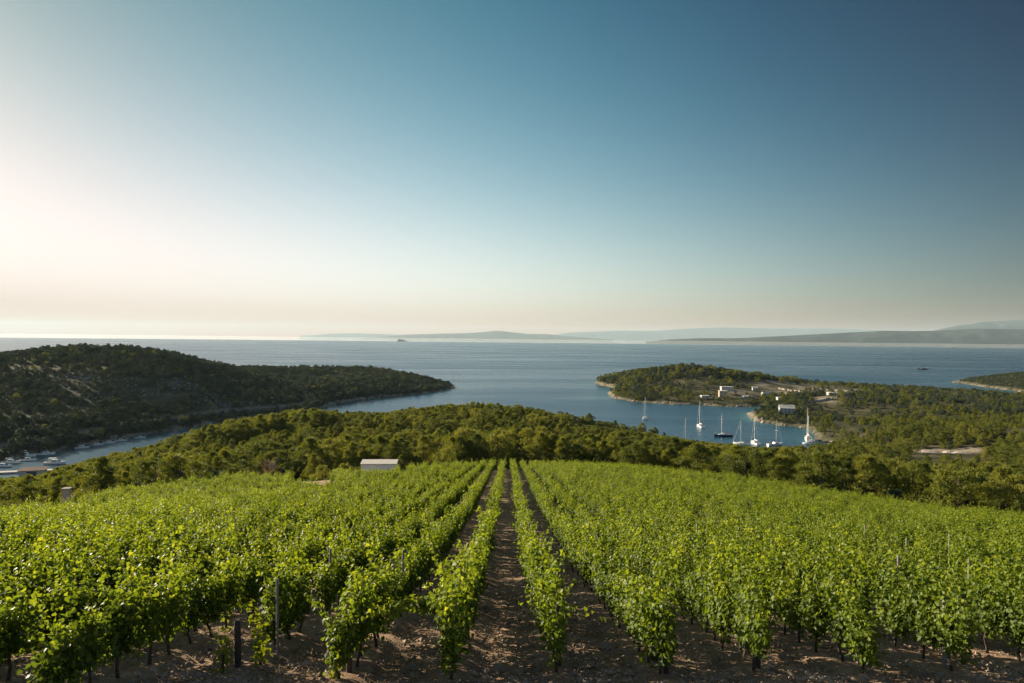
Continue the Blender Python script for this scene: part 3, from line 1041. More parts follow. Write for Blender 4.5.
# ---- trees
def pine(seed, h=8.0, rad=2.6, nclump=60, per=95, low=.10, mat=MAT_PINE, blade=(.34, .085), shape='cone'):
    r = np.random.default_rng(seed)
    cl = []
    while len(cl) < nclump:
        u = r.random()
        zz = low + (1 - low) * u
        if shape == 'cone':
            rr_ = (math.sin(min(1, (1 - u) * 1.25 + .02) * math.pi / 2) ** .75) * (0.78 + .22 * min(1, u / .2)) * rad
        else:
            rr_ = math.sqrt(max(0, 1 - (u * 1.02 - .1) ** 2)) * rad
        rr_ *= 1 + .22 * math.sin(seed * 1.7 + u * 9)
        an = r.uniform(0, 6.283)
        k = r.uniform(.45, 1) ** .6
        cl.append((rr_ * k * math.cos(an) * (1 + .15 * math.sin(seed)), rr_ * k * math.sin(an), zz * h - .25))
    cl = np.array(cl)
    crad = r.uniform(.28, .52, nclump) * rad * .62 * (1.15 - .55 * cl[:, 2] / h)
    ctone = r.normal(0, .13, nclump)
    d = r.normal(0, 1, (nclump, per, 3))
    d /= np.linalg.norm(d, axis=2, keepdims=True)
    q = cl[:, None] + d * crad[:, None, None] * r.uniform(.45, 1.05, (nclump, per, 1)) * np.array([1, 1, .8])
    up = d * .8 + np.array([0, 0, .65]) + r.normal(0, .35, d.shape)
    up /= np.linalg.norm(up, axis=2, keepdims=True)
    q, up = q.reshape(-1, 3), up.reshape(-1, 3)
    tone = np.clip(.45 + np.repeat(ctone, per) + r.normal(0, .17, len(q)), 0, 1)
    keepq = q[:, 2] > .1
    q, up, tone = q[keepq], up[keepq], tone[keepq]
    V, f, tn = blades(q, up, r.uniform(.7, 1.3, len(q)) * blade[0], r.uniform(.7, 1.3, len(q)) * blade[1], r, tone)
    crown = mesh_np('crown', V, f, mat, fattr={'tone': tn})
    m = MB()
    bend = r.normal(0, .12, 2)
    m.tube([(0, 0, -.6), (bend[0], bend[1], h * .3), (bend[0] * 1.6, bend[1] * .5, h * .62), (bend[0], bend[1], h * .9)], [h * .022, h * .017, h * .010, h * .003], 7)
    for i in r.choice(nclump, 12, replace=False):
        c = cl[i]
        z0 = max(.3, c[2] * .72)
        m.tube([(bend[0], bend[1], z0), (c[0] * .5, c[1] * .5, (z0 + c[2]) / 2 + .1), tuple(c)], [h * .007, h * .005, h * .002], 4)
    me = bpy.data.meshes.new('trunk')
    me.from_pydata(m.v, [], m.f)
    me.materials.append(MAT_PBARK)
    return crown, me


pine_meshes = [pine(50 + i, 8, 2.5 + .5 * random.random(), 78, 90, .03) for i in range(7)]
dome_meshes = [pine(70 + i, 6, 2.7 + .5 * random.random(), 55, 90, .06, MAT_PINE, (.32, .09), 'dome') for i in range(3)]
shrub_meshes = [pine(80 + i, 3.2, 1.8, 34, 85, .03, MAT_SCRUB, (.26, .10), 'dome') for i in range(4)]

tree_protos = {'pine': [], 'dome': [], 'shrub': []}


def tree(kind, var, x, y, hgt, label, group=None, wide=1.0, cat=None, name=None, sink=0.0):
    ms, h0 = {'pine': (pine_meshes, 8.0), 'dome': (dome_meshes, 6.0), 'shrub': (shrub_meshes, 3.2)}[kind]
    crown, trunk = ms[var % len(ms)]
    o = empty(name or {'pine': 'pine_tree', 'dome': 'pine_tree', 'shrub': 'shrub'}[kind], (x, y, ground(x, y) - sink), random.uniform(0, 6.28))
    s = hgt / h0
    o.scale = (s * wide, s * wide, s)
    a = obj('crown', crown, o)
    b = obj('trunk' if kind != 'shrub' else 'stem', trunk, o)
    tag(o, label, cat or ('shrub' if kind == 'shrub' else 'tree'), group)
    lst = tree_protos[kind]
    if len(lst) < len(ms) and var % len(ms) == len(lst):
        lst.append((a, b))
    return o


def at(px, D):                       # plan point under that picture column at distance D
    d = pdir(px, 460)
    return d[0] * D, D


# the trees that stand out, each on its own
big = [('pine', 0, 868, 122, 9.0, 1.5, 'broad layered pine with bright left side standing at the right vineyard edge'),
       ('pine', 1, 846, 124, 7.6, 1.0, 'slim pine growing into the left side of the broad layered pine'),
       ('pine', 2, 915, 118, 8.8, 1.2, 'rounded pine just right of the broad layered pine'),
       ('pine', 3, 966, 112, 8.2, 1.5, 'large dark sided pine between the rounded pine and the round bush'),
       ('pine', 4, 938, 113, 6.6, .9, 'lower front pine with feathered lit foliage before the large dark sided pine'),
       ('bush', 0, 1008, 101, 3.6, 1.5, 'round bush alone at the vineyard edge, far right of the pines'),
       ('dome', 0, 794, 128, 5.2, .95, 'low rounded pine left of the slim pine at right vineyard edge'),
       ('dome', 1, 818, 124, 4.2, .9, 'smallest rounded pine in front of the right vineyard edge belt'),
       ('pine', 5, 738, 138, 7.8, 1.35, 'leafy pine where the dark belt steps forward right of centre'),
       ('pine', 6, 768, 133, 8.0, 1.3, 'tall pine in the gap between the stepping belt and the low rounded pine'),
       ('dome', 2, 403, 150, 4.2, .85, 'round bushy pine at the right end of the white shed'),
       ('bush', 1, 386, 141, 3.0, 1.0, 'green shrub directly behind the white shed'),
       ('bush', 2, 345, 138, 3.2, 1.2, 'green shrub left behind the white shed'),
       ('bush', 3, 322, 137, 3.0, 1.2, 'green shrub beside the grey gravel strip left of the white shed')]
taken = []
for kd, var, px, D, hh, wd, lab in big:
    x, y = at(px, D)
    tree('dome' if kd == 'bush' else kd, var, x, y, hh, lab, None, wd, 'shrub' if kd == 'bush' else None, 'shrub' if kd == 'bush' else None)
    taken.append((x, y, hh * .33))


def poisson(x0, x1, y0, y1, step, jit=.42):
    gx, gy = np.meshgrid(np.arange(x0, x1, step), np.arange(y0, y1, step))
    gx = gx + (np.arange(gx.shape[0]) % 2)[:, None] * step * .5
    a = np.stack([gx.ravel(), gy.ravel()], -1)
    return a + RNG.uniform(-jit, jit, a.shape) * step


def gridlook(arr, x, y):             # value of a land map at plan points
    iy = np.clip(np.searchsorted(ys, y), 0, len(ys) - 1)
    half = 45 + 1.02 * np.maximum(ys[iy], 0)
    u = np.clip(x / half, -1, 1)
    ix = np.clip(np.searchsorted(t, u), 0, len(t) - 1)
    return arr[iy, ix]


# pines of the near land
c = poisson(-420, 560, 60, 520, 3.9)
x, y = c[:, 0], c[:, 1]
z, sd, sm, sh, sg = heights(x, y)
px, py = proj(x, y, z + 4)
ok = (sm > np.where((x > 180) & (y > 390), 3, 6)) & (sh < 0) & (px > -120) & (px < W + 120) & (y > field_end(x) + 4.5 + 1.5 * noise2(x, y, 9, 1)) & (np.abs(x) < 1.05 * y + 30)
ok &= gridlook(gap, x, y) < .25
dens = 0.86 + .3 * noise2(x, y, 26, 3)
mid = (x > 110) & (y > 190)          # open ground right of the bay
dens = np.where(mid, .50 + .65 * noise2(x, y, 20, 4), dens)
ok &= RNG.random(len(x)) < dens
edge_r = (px > 690) & (y - field_end(x) < 20)
idx_ = np.where(ok & edge_r)[0]
kept_ = []
for i in idx_:                       # the bigger trees of the right edge stand further apart
    if all(math.hypot(x[i] - x[j], y[i] - y[j]) > 5.6 for j in kept_):
        kept_.append(i)
    else:
        ok[i] = False
for tx, ty, tr in taken:
    ok &= np.hypot(x - tx, y - ty) > tr + 1.2
# nothing over the shed, the gravel and the dry tree
ok &= ~((y < 150) & (px > 352) & (px < 400) & (y < field_end(x) + 9))
ok &= ~((y < 150) & (px > 225) & (px < 330) & (y < field_end(x) + 9))
ok &= ~((y < 180) & (px > 30) & (px < 78) & (y < field_end(x) + 26))
x, y, z, px, py = x[ok], y[ok], z[ok], px[ok], py[ok]
hh = 7.1 + 1.0 * noise2(x, y, 40, 6) + RNG.normal(0, 1.4, len(x))
hh = np.where(y > 200, hh * .74, hh)
hh = np.where((y < 160) & (px < 200), hh * .85, hh)
hh = np.where((y > 190) & (x > 110), hh * .82, hh)
hh = np.where((px > 225) & (px < 420) & (y < 150), hh * .62, hh)
hh = np.clip(hh, 2.8, 9.5)
SIL = np.array([(-120, 520), (0, 478), (38, 477), (58, 468), (88, 459), (117, 449), (148, 440), (190, 428), (215, 423), (250, 416), (290, 410), (318, 407.5), (338, 411), (380, 413), (420, 408), (450, 404), (490, 401), (520, 403.5), (545, 411), (560, 415), (580, 424), (640, 431.5),
                (690, 440), (760, 447), (800, 446.5), (815, 443), (840, 433), (900, 422), (950, 418), (1024, 416.5), (1150, 415)])
lim = np.array([P(a, np.interp(a, SIL[:, 0], SIL[:, 1]), b)[2] for a, b in zip(px, y)]) - z
clr = (px > 908) & (px < 986) & (y > 135) & (y < 290)     # the view to the gravel clearing stays open
lim = np.where(clr, np.array([P(a, 454.5, b)[2] for a, b in zip(px, y)]) - z, lim)
shut = (px > 185) & (px < 335) & (y > 240) & (y < 420) & (lim < 10)   # trees close the view of the channel
hh = np.where(shut & (y > 255), np.maximum(hh, lim * RNG.uniform(.62, 1.0, len(hh))), hh)
low_ = (hh > lim) & (y < 420)
hh = np.where(low_, lim * RNG.uniform(.85, 1.08, len(hh)), hh)
okh = hh > 1.3
x, y, z, px, py, hh = x[okh], y[okh], z[okh], px[okh], py[okh], hh[okh]
kinds = np.where(RNG.random(len(x)) < .62, 0, np.where(RNG.random(len(x)) < .75, 1, 2))
hh = np.where(kinds == 1, hh * .9, np.where(kinds == 2, np.minimum(hh * .6, 3.5), hh))
vis = (px > -20) & (px < W + 20)
# a belt three trees deep hides what stands behind it: rank the ones in front first
rank = np.where(vis, y + 0.65 * np.maximum(y - field_end(x) - 25, 0), 1e9)
order = np.argsort(rank)
NSOLO = 270


def zone(i):
    f = y[i] - field_end(np.array([x[i]]))[0]
    depth = 'front of' if f < 14 else 'inside'
    if px[i] < 215: w = 'pine slope above the boats at left'
    elif px[i] < 430: w = 'pine belt behind the white shed'
    elif px[i] < 705: w = 'dark pine belt behind the centre rows'
    else: w = 'pine belt along the right vineyard edge'
    return depth + ' ' + w


for i in order[:NSOLO]:
    kd = ('pine', 'dome', 'shrub')[kinds[i]]
    var = int(RNG.integers(0, 7))
    hgt = max(hh[i], 1.6)
    nm = {'pine': 'pointed green pine', 'dome': 'rounded green pine', 'shrub': 'low dark shrub'}[kd]
    tree(kd, var, x[i], y[i], hgt, f'{nm} {zone(i)}', 'trees of the pine belt', RNG.uniform(.95, 1.3) * (1.3 if px[i] > 690 and y[i] - field_end(np.array([x[i]]))[0] < 20 else 1.0))
for kd in tree_protos:               # every shape of tree has stood somewhere by now
    pass
P_ = tree_protos['pine'] + tree_protos['dome']
S_ = tree_protos['shrub']
nP, nD, nS = len(tree_protos['pine']), len(tree_protos['dome']), len(S_)
print('PROTOS', nP, nD, nS, 'trees', len(x), 'vines', len(pl))


def scatter_trees(name, x, y, z, hgt, shrubby, label, cat):
    n = len(x)
    u = RNG.random(n)
    isd = u < .4
    idx = np.where(isd, nP + RNG.integers(0, nD, n), RNG.integers(0, nP, n))
    idx = np.where(shrubby, nP + nD + RNG.integers(0, nS, n), idx)
    h0 = np.where(shrubby, 3.2, np.where(isd, 6.0, 8.0))
    s = hgt / h0
    w = RNG.uniform(.9, 1.25, n)
    allp = P_ + S_
    # joined geometry is picked in the order it was linked; mixed sizes are kept close by using each shape's own height
    return scatter(name, np.stack([x, y, z], -1), RNG.uniform(0, 6.28, n), np.stack([s * w, s * w, s], -1), idx, [[a for a, b in allp], [b for a, b in allp]], label, cat)


r_ = order[NSOLO:]
scatter_trees('pine_forest', x[r_], y[r_], z[r_], np.maximum(hh[r_], 1.6), kinds[r_] == 2, 'continuous olive green pine forest sloping down behind the belt', 'forest')


def cover(name, x0, x1, y0, y1, step, sdk, dens_f, h_f, label, cat, shr=.5, edge=5):
    c = poisson(x0, x1, y0, y1, step)
    x, y = c[:, 0], c[:, 1]
    res = heights(x, y)
    z, s = res[0], res[sdk]
    px, py = proj(x, y, z + 2)
    ok = (s > edge + 2 * noise2(x, y, 8, 2)) & (px > -150) & (px < W + 150) & (np.abs(x) < 1.0 * y + 40)
    ok &= RNG.random(len(x)) < dens_f(x, y, px, py, s)
    x, y, z = x[ok], y[ok], z[ok]
    px, py = px[ok], py[ok]
    h = np.clip(h_f(x, y, px, py) * RNG.uniform(.75, 1.3, len(x)), .8, 9)
    print(name, len(x))
    return scatter_trees(name, x, y, z - .2, h, RNG.random(len(x)) < shr, label, cat)


def d_hill(x, y, px, py, s):
    sc_ = gridlook(scree, x, y)
    rd = np.exp(-((s - 19 - 3 * noise2(x, y, 60, 7)) / 4.0) ** 2) * (y < 640)
    return np.clip(.66 + .45 * noise2(x, y, 22, 1) - .34 * sc_ - .9 * rd, .05, 1)


cover('hillside_scrub', -720, -70, 320, 1020, 3.3, 3, d_hill, lambda x, y, px, py: (2.7 + .8 * noise2(x, y, 60, 2) + 1.0 * (px > 300) + .8 * (py > 415)) * RNG.choice([.6, 1, 1, 1.45], len(x)),
      'dark evergreen scrub covering the big hill across the inlet', 'scrub', .94, 3)


def d_pen(x, y, px, py, s):
    g = gridlook(gap, x, y)
    base = .64 + .5 * noise2(x, y, 22, 3)
    open_ = np.clip(1 - np.hypot((px - 690) / 60, (py - 384) / 9), 0, 1)      # thinner cover on the face of the mound
    flat = (px > 830) & (y > 430)
    base = np.where(flat, .46 + .65 * noise2(x, y, 18, 4), base)
    return np.clip(base - .6 * open_ - .62 * np.clip(g * 2, 0, 1), .03, 1)


cover('peninsula_scrub', 100, 1100, 521, 1100, 4.6, 2, d_pen, lambda x, y, px, py: RNG.choice([.6, 1, 1, 1.4], len(x)) * 3.3 + 1.0 * noise2(x, y, 50, 2) + 2.0 * (y > 850) * (px < 800) + 1.0 * (px < 640),
      'pine and scrub cover of the peninsula and low land across the bay', 'scrub', .45)
cover('headland_scrub', 700, 1300, 860, 1300, 5.0, 4, lambda x, y, px, py, s: .85 + 0 * x, lambda x, y, px, py: 2.6 + 0 * x, 'low green scrub on the flat headland with pale shore', 'scrub', .8, 12)

# dead brown tree left of the gravel
x_, y_ = at(270, 121)
dt = tag(empty('dead_tree', (x_, y_, ground(x_, y_) + .25)), 'dry brown dead tree with pale bare branches above the vines', 'dead tree')
m = MB()
m.tube([(0, 0, -.3), (.1, 0, 1.0), (-.05, .1, 2.0), (-.2, 0, 3.2)], [.16, .13, .10, .03], 7)
rr = random.Random(4)
for i in range(22):
    a = rr.uniform(0, 6.28)
    z0 = rr.uniform(.8, 2.3)
    L = rr.uniform(.9, 1.9)
    m.tube([(0, 0, z0), (math.cos(a) * L * .5, math.sin(a) * L * .5, z0 + L * .5), (math.cos(a + .4) * L * .8, math.sin(a + .4) * L * .8, z0 + L * .95)], [.07, .05, .02], 5)
m.build('trunk', MAT_DEAD, dt)
crown, _t = pine(91, 3.0, 1.5, 22, 60, .1, MAT_DRY, (.22, .07), 'dome')
obj('crown', crown, dt)
dt.scale = (1.15, 1.15, 1.3)

# ================================================================== BUILT THINGS
def gz_at(px, D):
    x, y = at(px, D)
    return x, y, ground(x, y)


# white shed
x0, y0, z0 = gz_at(379.5, 130)
sh = tag(empty('storage_shed', (x0, y0, z0 - .1), R(4)), 'long low white metal shed at the far vineyard edge', 'shed')
L2 = 3.3
m = MB()
for i in range(24):                  # ribbed sheet walls
    xa, xb = -L2 + i * 2 * L2 / 24, -L2 + (i + 1) * 2 * L2 / 24
    w = .02 if i % 2 else -.01
    m.box(xa, xb, -1.2 - w, 1.2 + w, 0, 2.75)
m.box(-L2 - .03, -L2, -1.2, 1.2, 0, 2.75)
m.box(L2, L2 + .03, -1.2, 1.2, 0, 2.75)
m.build('wall', MAT_SHED, sh)
MB().loft([[(-L2 - .12, -1.4, 2.76), (L2 + .12, -1.4, 2.76), (L2 + .12, -1.4, 2.94), (-L2 - .12, -1.4, 2.94)], [(-L2 - .12, 1.4, 3.12), (L2 + .12, 1.4, 3.12), (L2 + .12, 1.4, 3.30), (-L2 - .12, 1.4, 3.30)]]).build('roof', MAT_PALEROOF, sh)
d_ = MB().box(1.9, 2.8, -1.27, -1.225, .05, 2.0).build('door', MAT_SHED, sh)
MB().box(2.62, 2.70, -1.31, -1.272, 1.0, 1.12).build('handle', MAT_ALU, d_)


def rock(px, D, sx, sz, label, mat=MAT_STONE, seed=1, group=None):
    x, y, z = gz_at(px, D)
    r = np.random.default_rng(seed)
    th = np.linspace(0, math.pi, 9)
    rings = []
    for a in th:
        rr_ = math.sin(a) + .02
        rings.append([(rr_ * sx * math.cos(b) * r.uniform(.82, 1.12), rr_ * sx * .8 * math.sin(b) * r.uniform(.82, 1.12), -math.cos(a) * sz * r.uniform(.9, 1.08)) for b in np.linspace(0, 2 * math.pi, 13)[:-1]])
    o = MB().loft(rings).build('boulder', mat)
    o.location = (x, y, z + sz * .3)
    return tag(o, label, 'boulder', group)


rock(424, 152, 1.1, .9, 'grey brown boulder at the vineyard edge right of the white shed', MAT_STONE, 3)
# stone gate pillar at far left
x0, y0, z0 = gz_at(67, 101)
pi_ = tag(empty('stone_pillar', (x0, y0, z0 - .2), R(12)), 'square stone pillar with flat cap beside the pale track', 'pillar')
m = MB()
for i in range(8):
    w = .42 + random.uniform(-.03, .03)
    m.box(-w, w, -w, w, i * .4 + .004, i * .4 + .396)
m.build('shaft', MAT_STONE, pi_)
MB().box(-.56, .56, -.56, .56, 3.20, 3.36).build('cap', MAT_CONC, pi_)


def house(px, D, w, d, h, label, wall, roof='gable', rmat=MAT_ROOF, storeys=1, nwin=3, rz=0, parts=None, dz=0.0, chim=False):
    x, y, z = gz_at(px, D)
    o = tag(empty('house', (x, y, z - .3 + dz), R(rz)), label, 'house')
    wm = MB().box(-w / 2, w / 2, -d / 2, d / 2, 0, h)
    if roof == 'gable':
        rh = d * .28
        wm.v += [(-w / 2, -d / 2, h), (-w / 2, d / 2, h), (-w / 2, 0, h + rh), (w / 2, -d / 2, h), (w / 2, d / 2, h), (w / 2, 0, h + rh)]
        b = len(wm.v) - 6
        wm.f += [(b, b + 2, b + 1), (b + 3, b + 4, b + 5)]
    wm.build('wall', wall, o)
    e = .35
    if roof == 'gable':
        m = MB()
        for s in (-1, 1):
            m.loft([[(-w / 2 - e, s * (d / 2 + e), h - .28 * e * 2 + .02), (w / 2 + e, s * (d / 2 + e), h - .28 * e * 2 + .02), (w / 2 + e, s * (d / 2 + e), h - .28 * e * 2 + .22), (-w / 2 - e, s * (d / 2 + e), h - .28 * e * 2 + .22)],
                    [(-w / 2 - e, s * .002, h + rh + .04), (w / 2 + e, s * .002, h + rh + .04), (w / 2 + e, s * .002, h + rh + .24), (-w / 2 - e, s * .002, h + rh + .24)]])
        ro = m.build('roof', rmat, o)
    else:
        ro = MB().box(-w / 2 - e, w / 2 + e, -d / 2 - e, d / 2 + e, h + .003, h + .30).build('roof', rmat, o)
    if chim:
        MB().box(-w * .3, -w * .3 + .7, -.35, .35, h + .2, h + d * .28 + 1.3).build('chimney', wall, ro)
    sh_ = h / storeys
    for s_ in range(storeys):
        for i in range(nwin):
            xw = -w / 2 + (i + .5) * w / nwin
            zb = s_ * sh_ + sh_ * .36
            if s_ == 0 and i == nwin // 2:
                MB().box(xw - .55, xw + .55, -d / 2 - .06, -d / 2 - .004, .3, 2.4).build('door', MAT_TEAK, o)
            else:
                f_ = MB().box(xw - .65, xw + .65, -d / 2 - .05, -d / 2 - .004, zb, zb + 1.3).build('window', MAT_WHITE, o)
                MB().box(xw - .53, xw + .53, -d / 2 - .07, -d / 2 - .054, zb + .1, zb + 1.2).build('pane', MAT_GLASSY, f_)
    return o


house(726, 752, 13, 8, 5.0, 'white flat roofed villa highest on the peninsula shore', MAT_PLASTER, 'flat', MAT_PLASTER, 2, 4, -5, dz=3.0)
house(722, 728, 8, 7, 6.4, 'ochre two storey house below the white flat roofed villa', MAT_OCHRE, 'flat', MAT_PALEROOF, 2, 2, -8, dz=.8)
house(704, 716, 8, 5, 2.6, 'small grey house by the trees left of the ochre house', MAT_GREYPL, 'flat', MAT_PALEROOF, 1, 2, 3, dz=1.5)
house(786, 590, 12, 9, 4.6, 'big pale gabled house among trees on the promontory', MAT_GREYPL, 'gable', MAT_PALEROOF, 2, 4, -14, chim=True, dz=2.2)
house(779, 690, 5.5, 5, 2.6, 'small white house behind the big gabled house', MAT_PLASTER, 'flat', MAT_PLASTER, 1, 3, 0, dz=.8)
house(765, 735, 8, 5, 2.8, 'low house with pale cream roof on the terraces', MAT_GREYPL, 'gable', MAT_PALEROOF, 1, 2, 8, dz=.8)
house(754, 775, 5.5, 5, 3.0, 'small white cottage at the upper left of the terraces', MAT_PLASTER, 'gable', MAT_PALEROOF, 1, 2, -10, dz=.5)
house(747, 716, 11, 5, 2.6, 'long low grey house above the shore right of the ochre house', MAT_GREYPL, 'flat', MAT_PALEROOF, 1, 3, 2, dz=.5)
house(830, 690, 6, 5, 2.6, 'cream hut at the right end of the terraces', MAT_PALEROOF, 'flat', MAT_PALEROOF, 1, 2, 5, dz=.5)
house(812, 700, 9, 5, 2.6, 'low ochre house in the middle of the terraces', MAT_OCHRE, 'gable', MAT_ROOF, 1, 3, -4, dz=.4)


# dry stone walls of the terraces and the pale banks of the clearing
def terrace(p0, p1, D0, D1, label, h=1.3, mat=MAT_PALEROCK, name='stone_wall', cat='stone wall'):
    m = MB()
    n = 14
    a, b = np.array(at(p0, D0)), np.array(at(p1, D1))
    r = random.Random(int(p0 * 7 + D0))
    pts = []
    for i in range(n + 1):
        q = a + (b - a) * i / n + np.array([0, r.uniform(-1.2, 1.2)])
        pts.append((q[0], q[1], ground(q[0], q[1])))
    rings = []
    for q in pts:
        hh_ = h * r.uniform(.8, 1.2)
        rings.append([(q[0], q[1] - .5, q[2] - .5), (q[0], q[1] - .35, q[2] + hh_), (q[0], q[1] + .4, q[2] + hh_), (q[0], q[1] + .5, q[2] - .5)])
    o = m.loft(rings).build(name, mat)
    return tag(o, label, cat, 'terrace walls by the bay')


for a in ((783, 818, 745, 700, 'pale stone wall along the lower edge of the terraces'), (812, 846, 800, 780, 'pale stone wall at the upper right of the terraces'), (800, 842, 770, 735, 'pale stone wall climbing through the middle of the terraces'),
          (765, 795, 850, 840, 'stone wall at the top of the terraces below the skyline'), (802, 832, 640, 640, 'long pale stone wall right of the big gabled house'), (778, 800, 790, 770, 'short pale stone wall behind the small white house'),
          (822, 852, 720, 715, 'pale stone wall near the cream hut')):
    terrace(*a[:4], a[4], 1.8)
rock(962, 296, 4.6, .8, 'pale rubble mound right in the gravel clearing', MAT_PALEROCK, 5)
rock(929, 290, 4.2, .7, 'pale rubble mound left in the gravel clearing', MAT_PALEROCK, 8)
rock(950, 299, 3.0, 1.1, 'tallest pale rubble mound in the middle of the gravel clearing', MAT_PALEROCK, 9)


# shore rocks along the coasts
def shore_rocks(name, poly, label, n, ymin=330):
    p = np.array(poly)
    seg = np.linalg.norm(np.roll(p, -1, 0) - p, axis=1)
    pick = RNG.choice(len(p), n, p=seg / seg.sum())
    tt = RNG.random((n, 1))
    xy = p[pick] + (np.roll(p, -1, 0)[pick] - p[pick]) * tt + RNG.normal(0, 2.6, (n, 2))
    px, py = proj(xy[:, 0], xy[:, 1], np.zeros(n))
    kk = (px > -40) & (px < W + 40) & (xy[:, 1] > ymin) & (np.abs(xy[:, 0]) < xy[:, 1])
    xy = xy[kk]
    o = stones(name, xy, RNG.lognormal(-.2, .45, len(xy)), MAT_PALEROCK, label, 'shore rocks')
    return o


shore_rocks('shore_rocks', MAIN, 'pale rocks fringing the waterline of the bay and peninsula', 5200)
shore_rocks('shore_rocks', HILL, 'grey rocks fringing the waterline below the big hill', 3600)
shore_rocks('shore_rocks', HEAD, 'pale rocks fringing the flat headland at right', 2200)


# grey broken rock on the big hill
MAT_HROCK = simple('hill_rock', (0.20, 0.19, 0.175), 0.9, var=0.35, scale=0.9)
q_ = poisson(-420, -120, 380, 760, 2.3)
w_ = gridlook(scree, q_[:, 0], q_[:, 1])
q_ = q_[RNG.random(len(q_)) < .5 * w_ * (noise2(q_[:, 0], q_[:, 1], 9, 2) + .55)]
stones('hill_rocks', q_, RNG.lognormal(-.15, .45, len(q_)), MAT_HROCK, 'grey broken rocks on the slope of the big hill', 'rocks')


# ================================================================== BOATS
def hull_rings(L, B, fb, draft=.35, transom=.75, sheer=.25, n=9):
    rings = []
    for i in range(n):
        s = i / (n - 1)
        xx = -L / 2 + s * L
        b = B / 2 * (transom + (1 - transom) * math.sin(min(s / .5, 1) * math.pi / 2)) * (1 if s < .5 else max(.02, math.cos((s - .5) / .5 * math.pi / 2) ** .75))
        zt = fb * (1 + sheer * (abs(s - .35) / .65) ** 2)
        rings.append([(xx, -b, zt), (xx, -b * .88, fb * .3), (xx, -b * .5, -draft), (xx, b * .5, -draft), (xx, b * .88, fb * .3), (xx, b, zt)])
    return rings


def sail_yacht(px, py, L, mast, rz, label, hull=MAT_WHITE, two=False, canvas=MAT_CANVAS, group='sailing yachts moored in the bay'):
    x, y = S(px, py)
    o = tag(empty('sailing_yacht', (x, y, 0.0), R(rz)), label, 'yacht', group)
    B = L * .31
    MB().loft(hull_rings(L, B, 1.25)).build('hull', hull, o)
    MB().loft([[(-L * .42, -B * .33, 1.22), (-L * .42, B * .33, 1.22), (-L * .42, B * .33, 1.34), (-L * .42, -B * .33, 1.34)], [(.1 * L, -B * .36, 1.25), (.1 * L, B * .36, 1.25), (.1 * L, B * .36, 1.36), (.1 * L, -B * .36, 1.36)]]).build('cockpit', MAT_TEAK, o)
    cb = MB().loft([[(-L * .10, -B * .28, 1.3), (-L * .10, B * .28, 1.3), (-L * .08, B * .24, 2.0), (-L * .08, -B * .24, 2.0)], [(L * .28, -B * .16, 1.36), (L * .28, B * .16, 1.36), (L * .22, B * .14, 1.72), (L * .22, -B * .14, 1.72)]]).build('cabin', MAT_WHITE, o)
    MB().loft([[(-L * .06, -B * .275, 1.5), (-L * .06, -B * .285, 1.5), (-L * .06, -B * .275, 1.78), (-L * .06, -B * .262, 1.78)], [(L * .16, -B * .215, 1.5), (L * .16, -B * .225, 1.5), (L * .16, -B * .205, 1.66), (L * .16, -B * .19, 1.66)]]).build('window', MAT_GLASSY, cb)
    masts = [(L * .08, mast)] + ([(-L * .30, mast * .8)] if two else [])
    for mx, mh in masts:
        ms = MB().tube([(mx, 0, 1.2), (mx, 0, mh * .7), (mx - .1, 0, mh)], [.17, .15, .11], 8).build('mast', MAT_ALU, o)
        MB().tube([(mx, -B * .35, mh * .6), (mx, B * .35, mh * .6)], .06, 5).build('spreader', MAT_ALU, ms)
        bl = L * (.40 if not two else .3)
        MB().tube([(mx - .2, 0, 2.5), (mx - bl, 0, 2.55)], .10, 6).build('boom', MAT_ALU, o)
        MB().tube([(mx - .25, 0, 2.78), (mx - bl * .5, 0, 2.85), (mx - bl * .97, 0, 2.74)], [.24, .20, .12], 8).build('furled_sail', canvas, o)
    top = masts[0][1]
    MB().tube([(L * .49, 0, 1.6), (L * .08, 0, top * .97)], [.075, .05], 5).build('furled_jib', MAT_CANVAS, o)
    m = MB()
    m.tube([(-L * .48, 0, 1.35), (masts[-1][0], 0, masts[-1][1] * .98)], .022, 4)
    for s in (-1, 1):
        m.tube([(L * .07, s * B * .46, 1.3), (L * .08, s * B * .33, top * .6), (L * .08, 0, top * .95)], .02, 4)
    m.build('rigging', MAT_ALU, o)
    return o


sail_yacht(645, 419, 13.5, 18.5, 78, 'white two masted yacht lying farthest left in the bay', two=True)
sail_yacht(700, 427, 12.5, 19.5, 95, 'white yacht seen end on in the middle of the bay with tall mast')
sail_yacht(723, 436.5, 12.5, 15.8, 185, 'dark hulled yacht seen broadside between two end on yachts', MAT_NAVY)
sail_yacht(686, 446, 11.5, 17.5, 100, 'yacht hidden behind the pines with only its lone mast showing, left of the others')
sail_yacht(742, 445, 11, 15.5, 150, 'white yacht half hidden by pines just left of the bright end on yacht')
sail_yacht(755, 444, 12.5, 16.5, 92, 'bright white yacht seen end on, nearest the pines')
sail_yacht(775, 445.5, 11.5, 15.8, 20, 'white yacht with slanting forestay right of the bright end on yacht', canvas=MAT_BLUECANVAS)


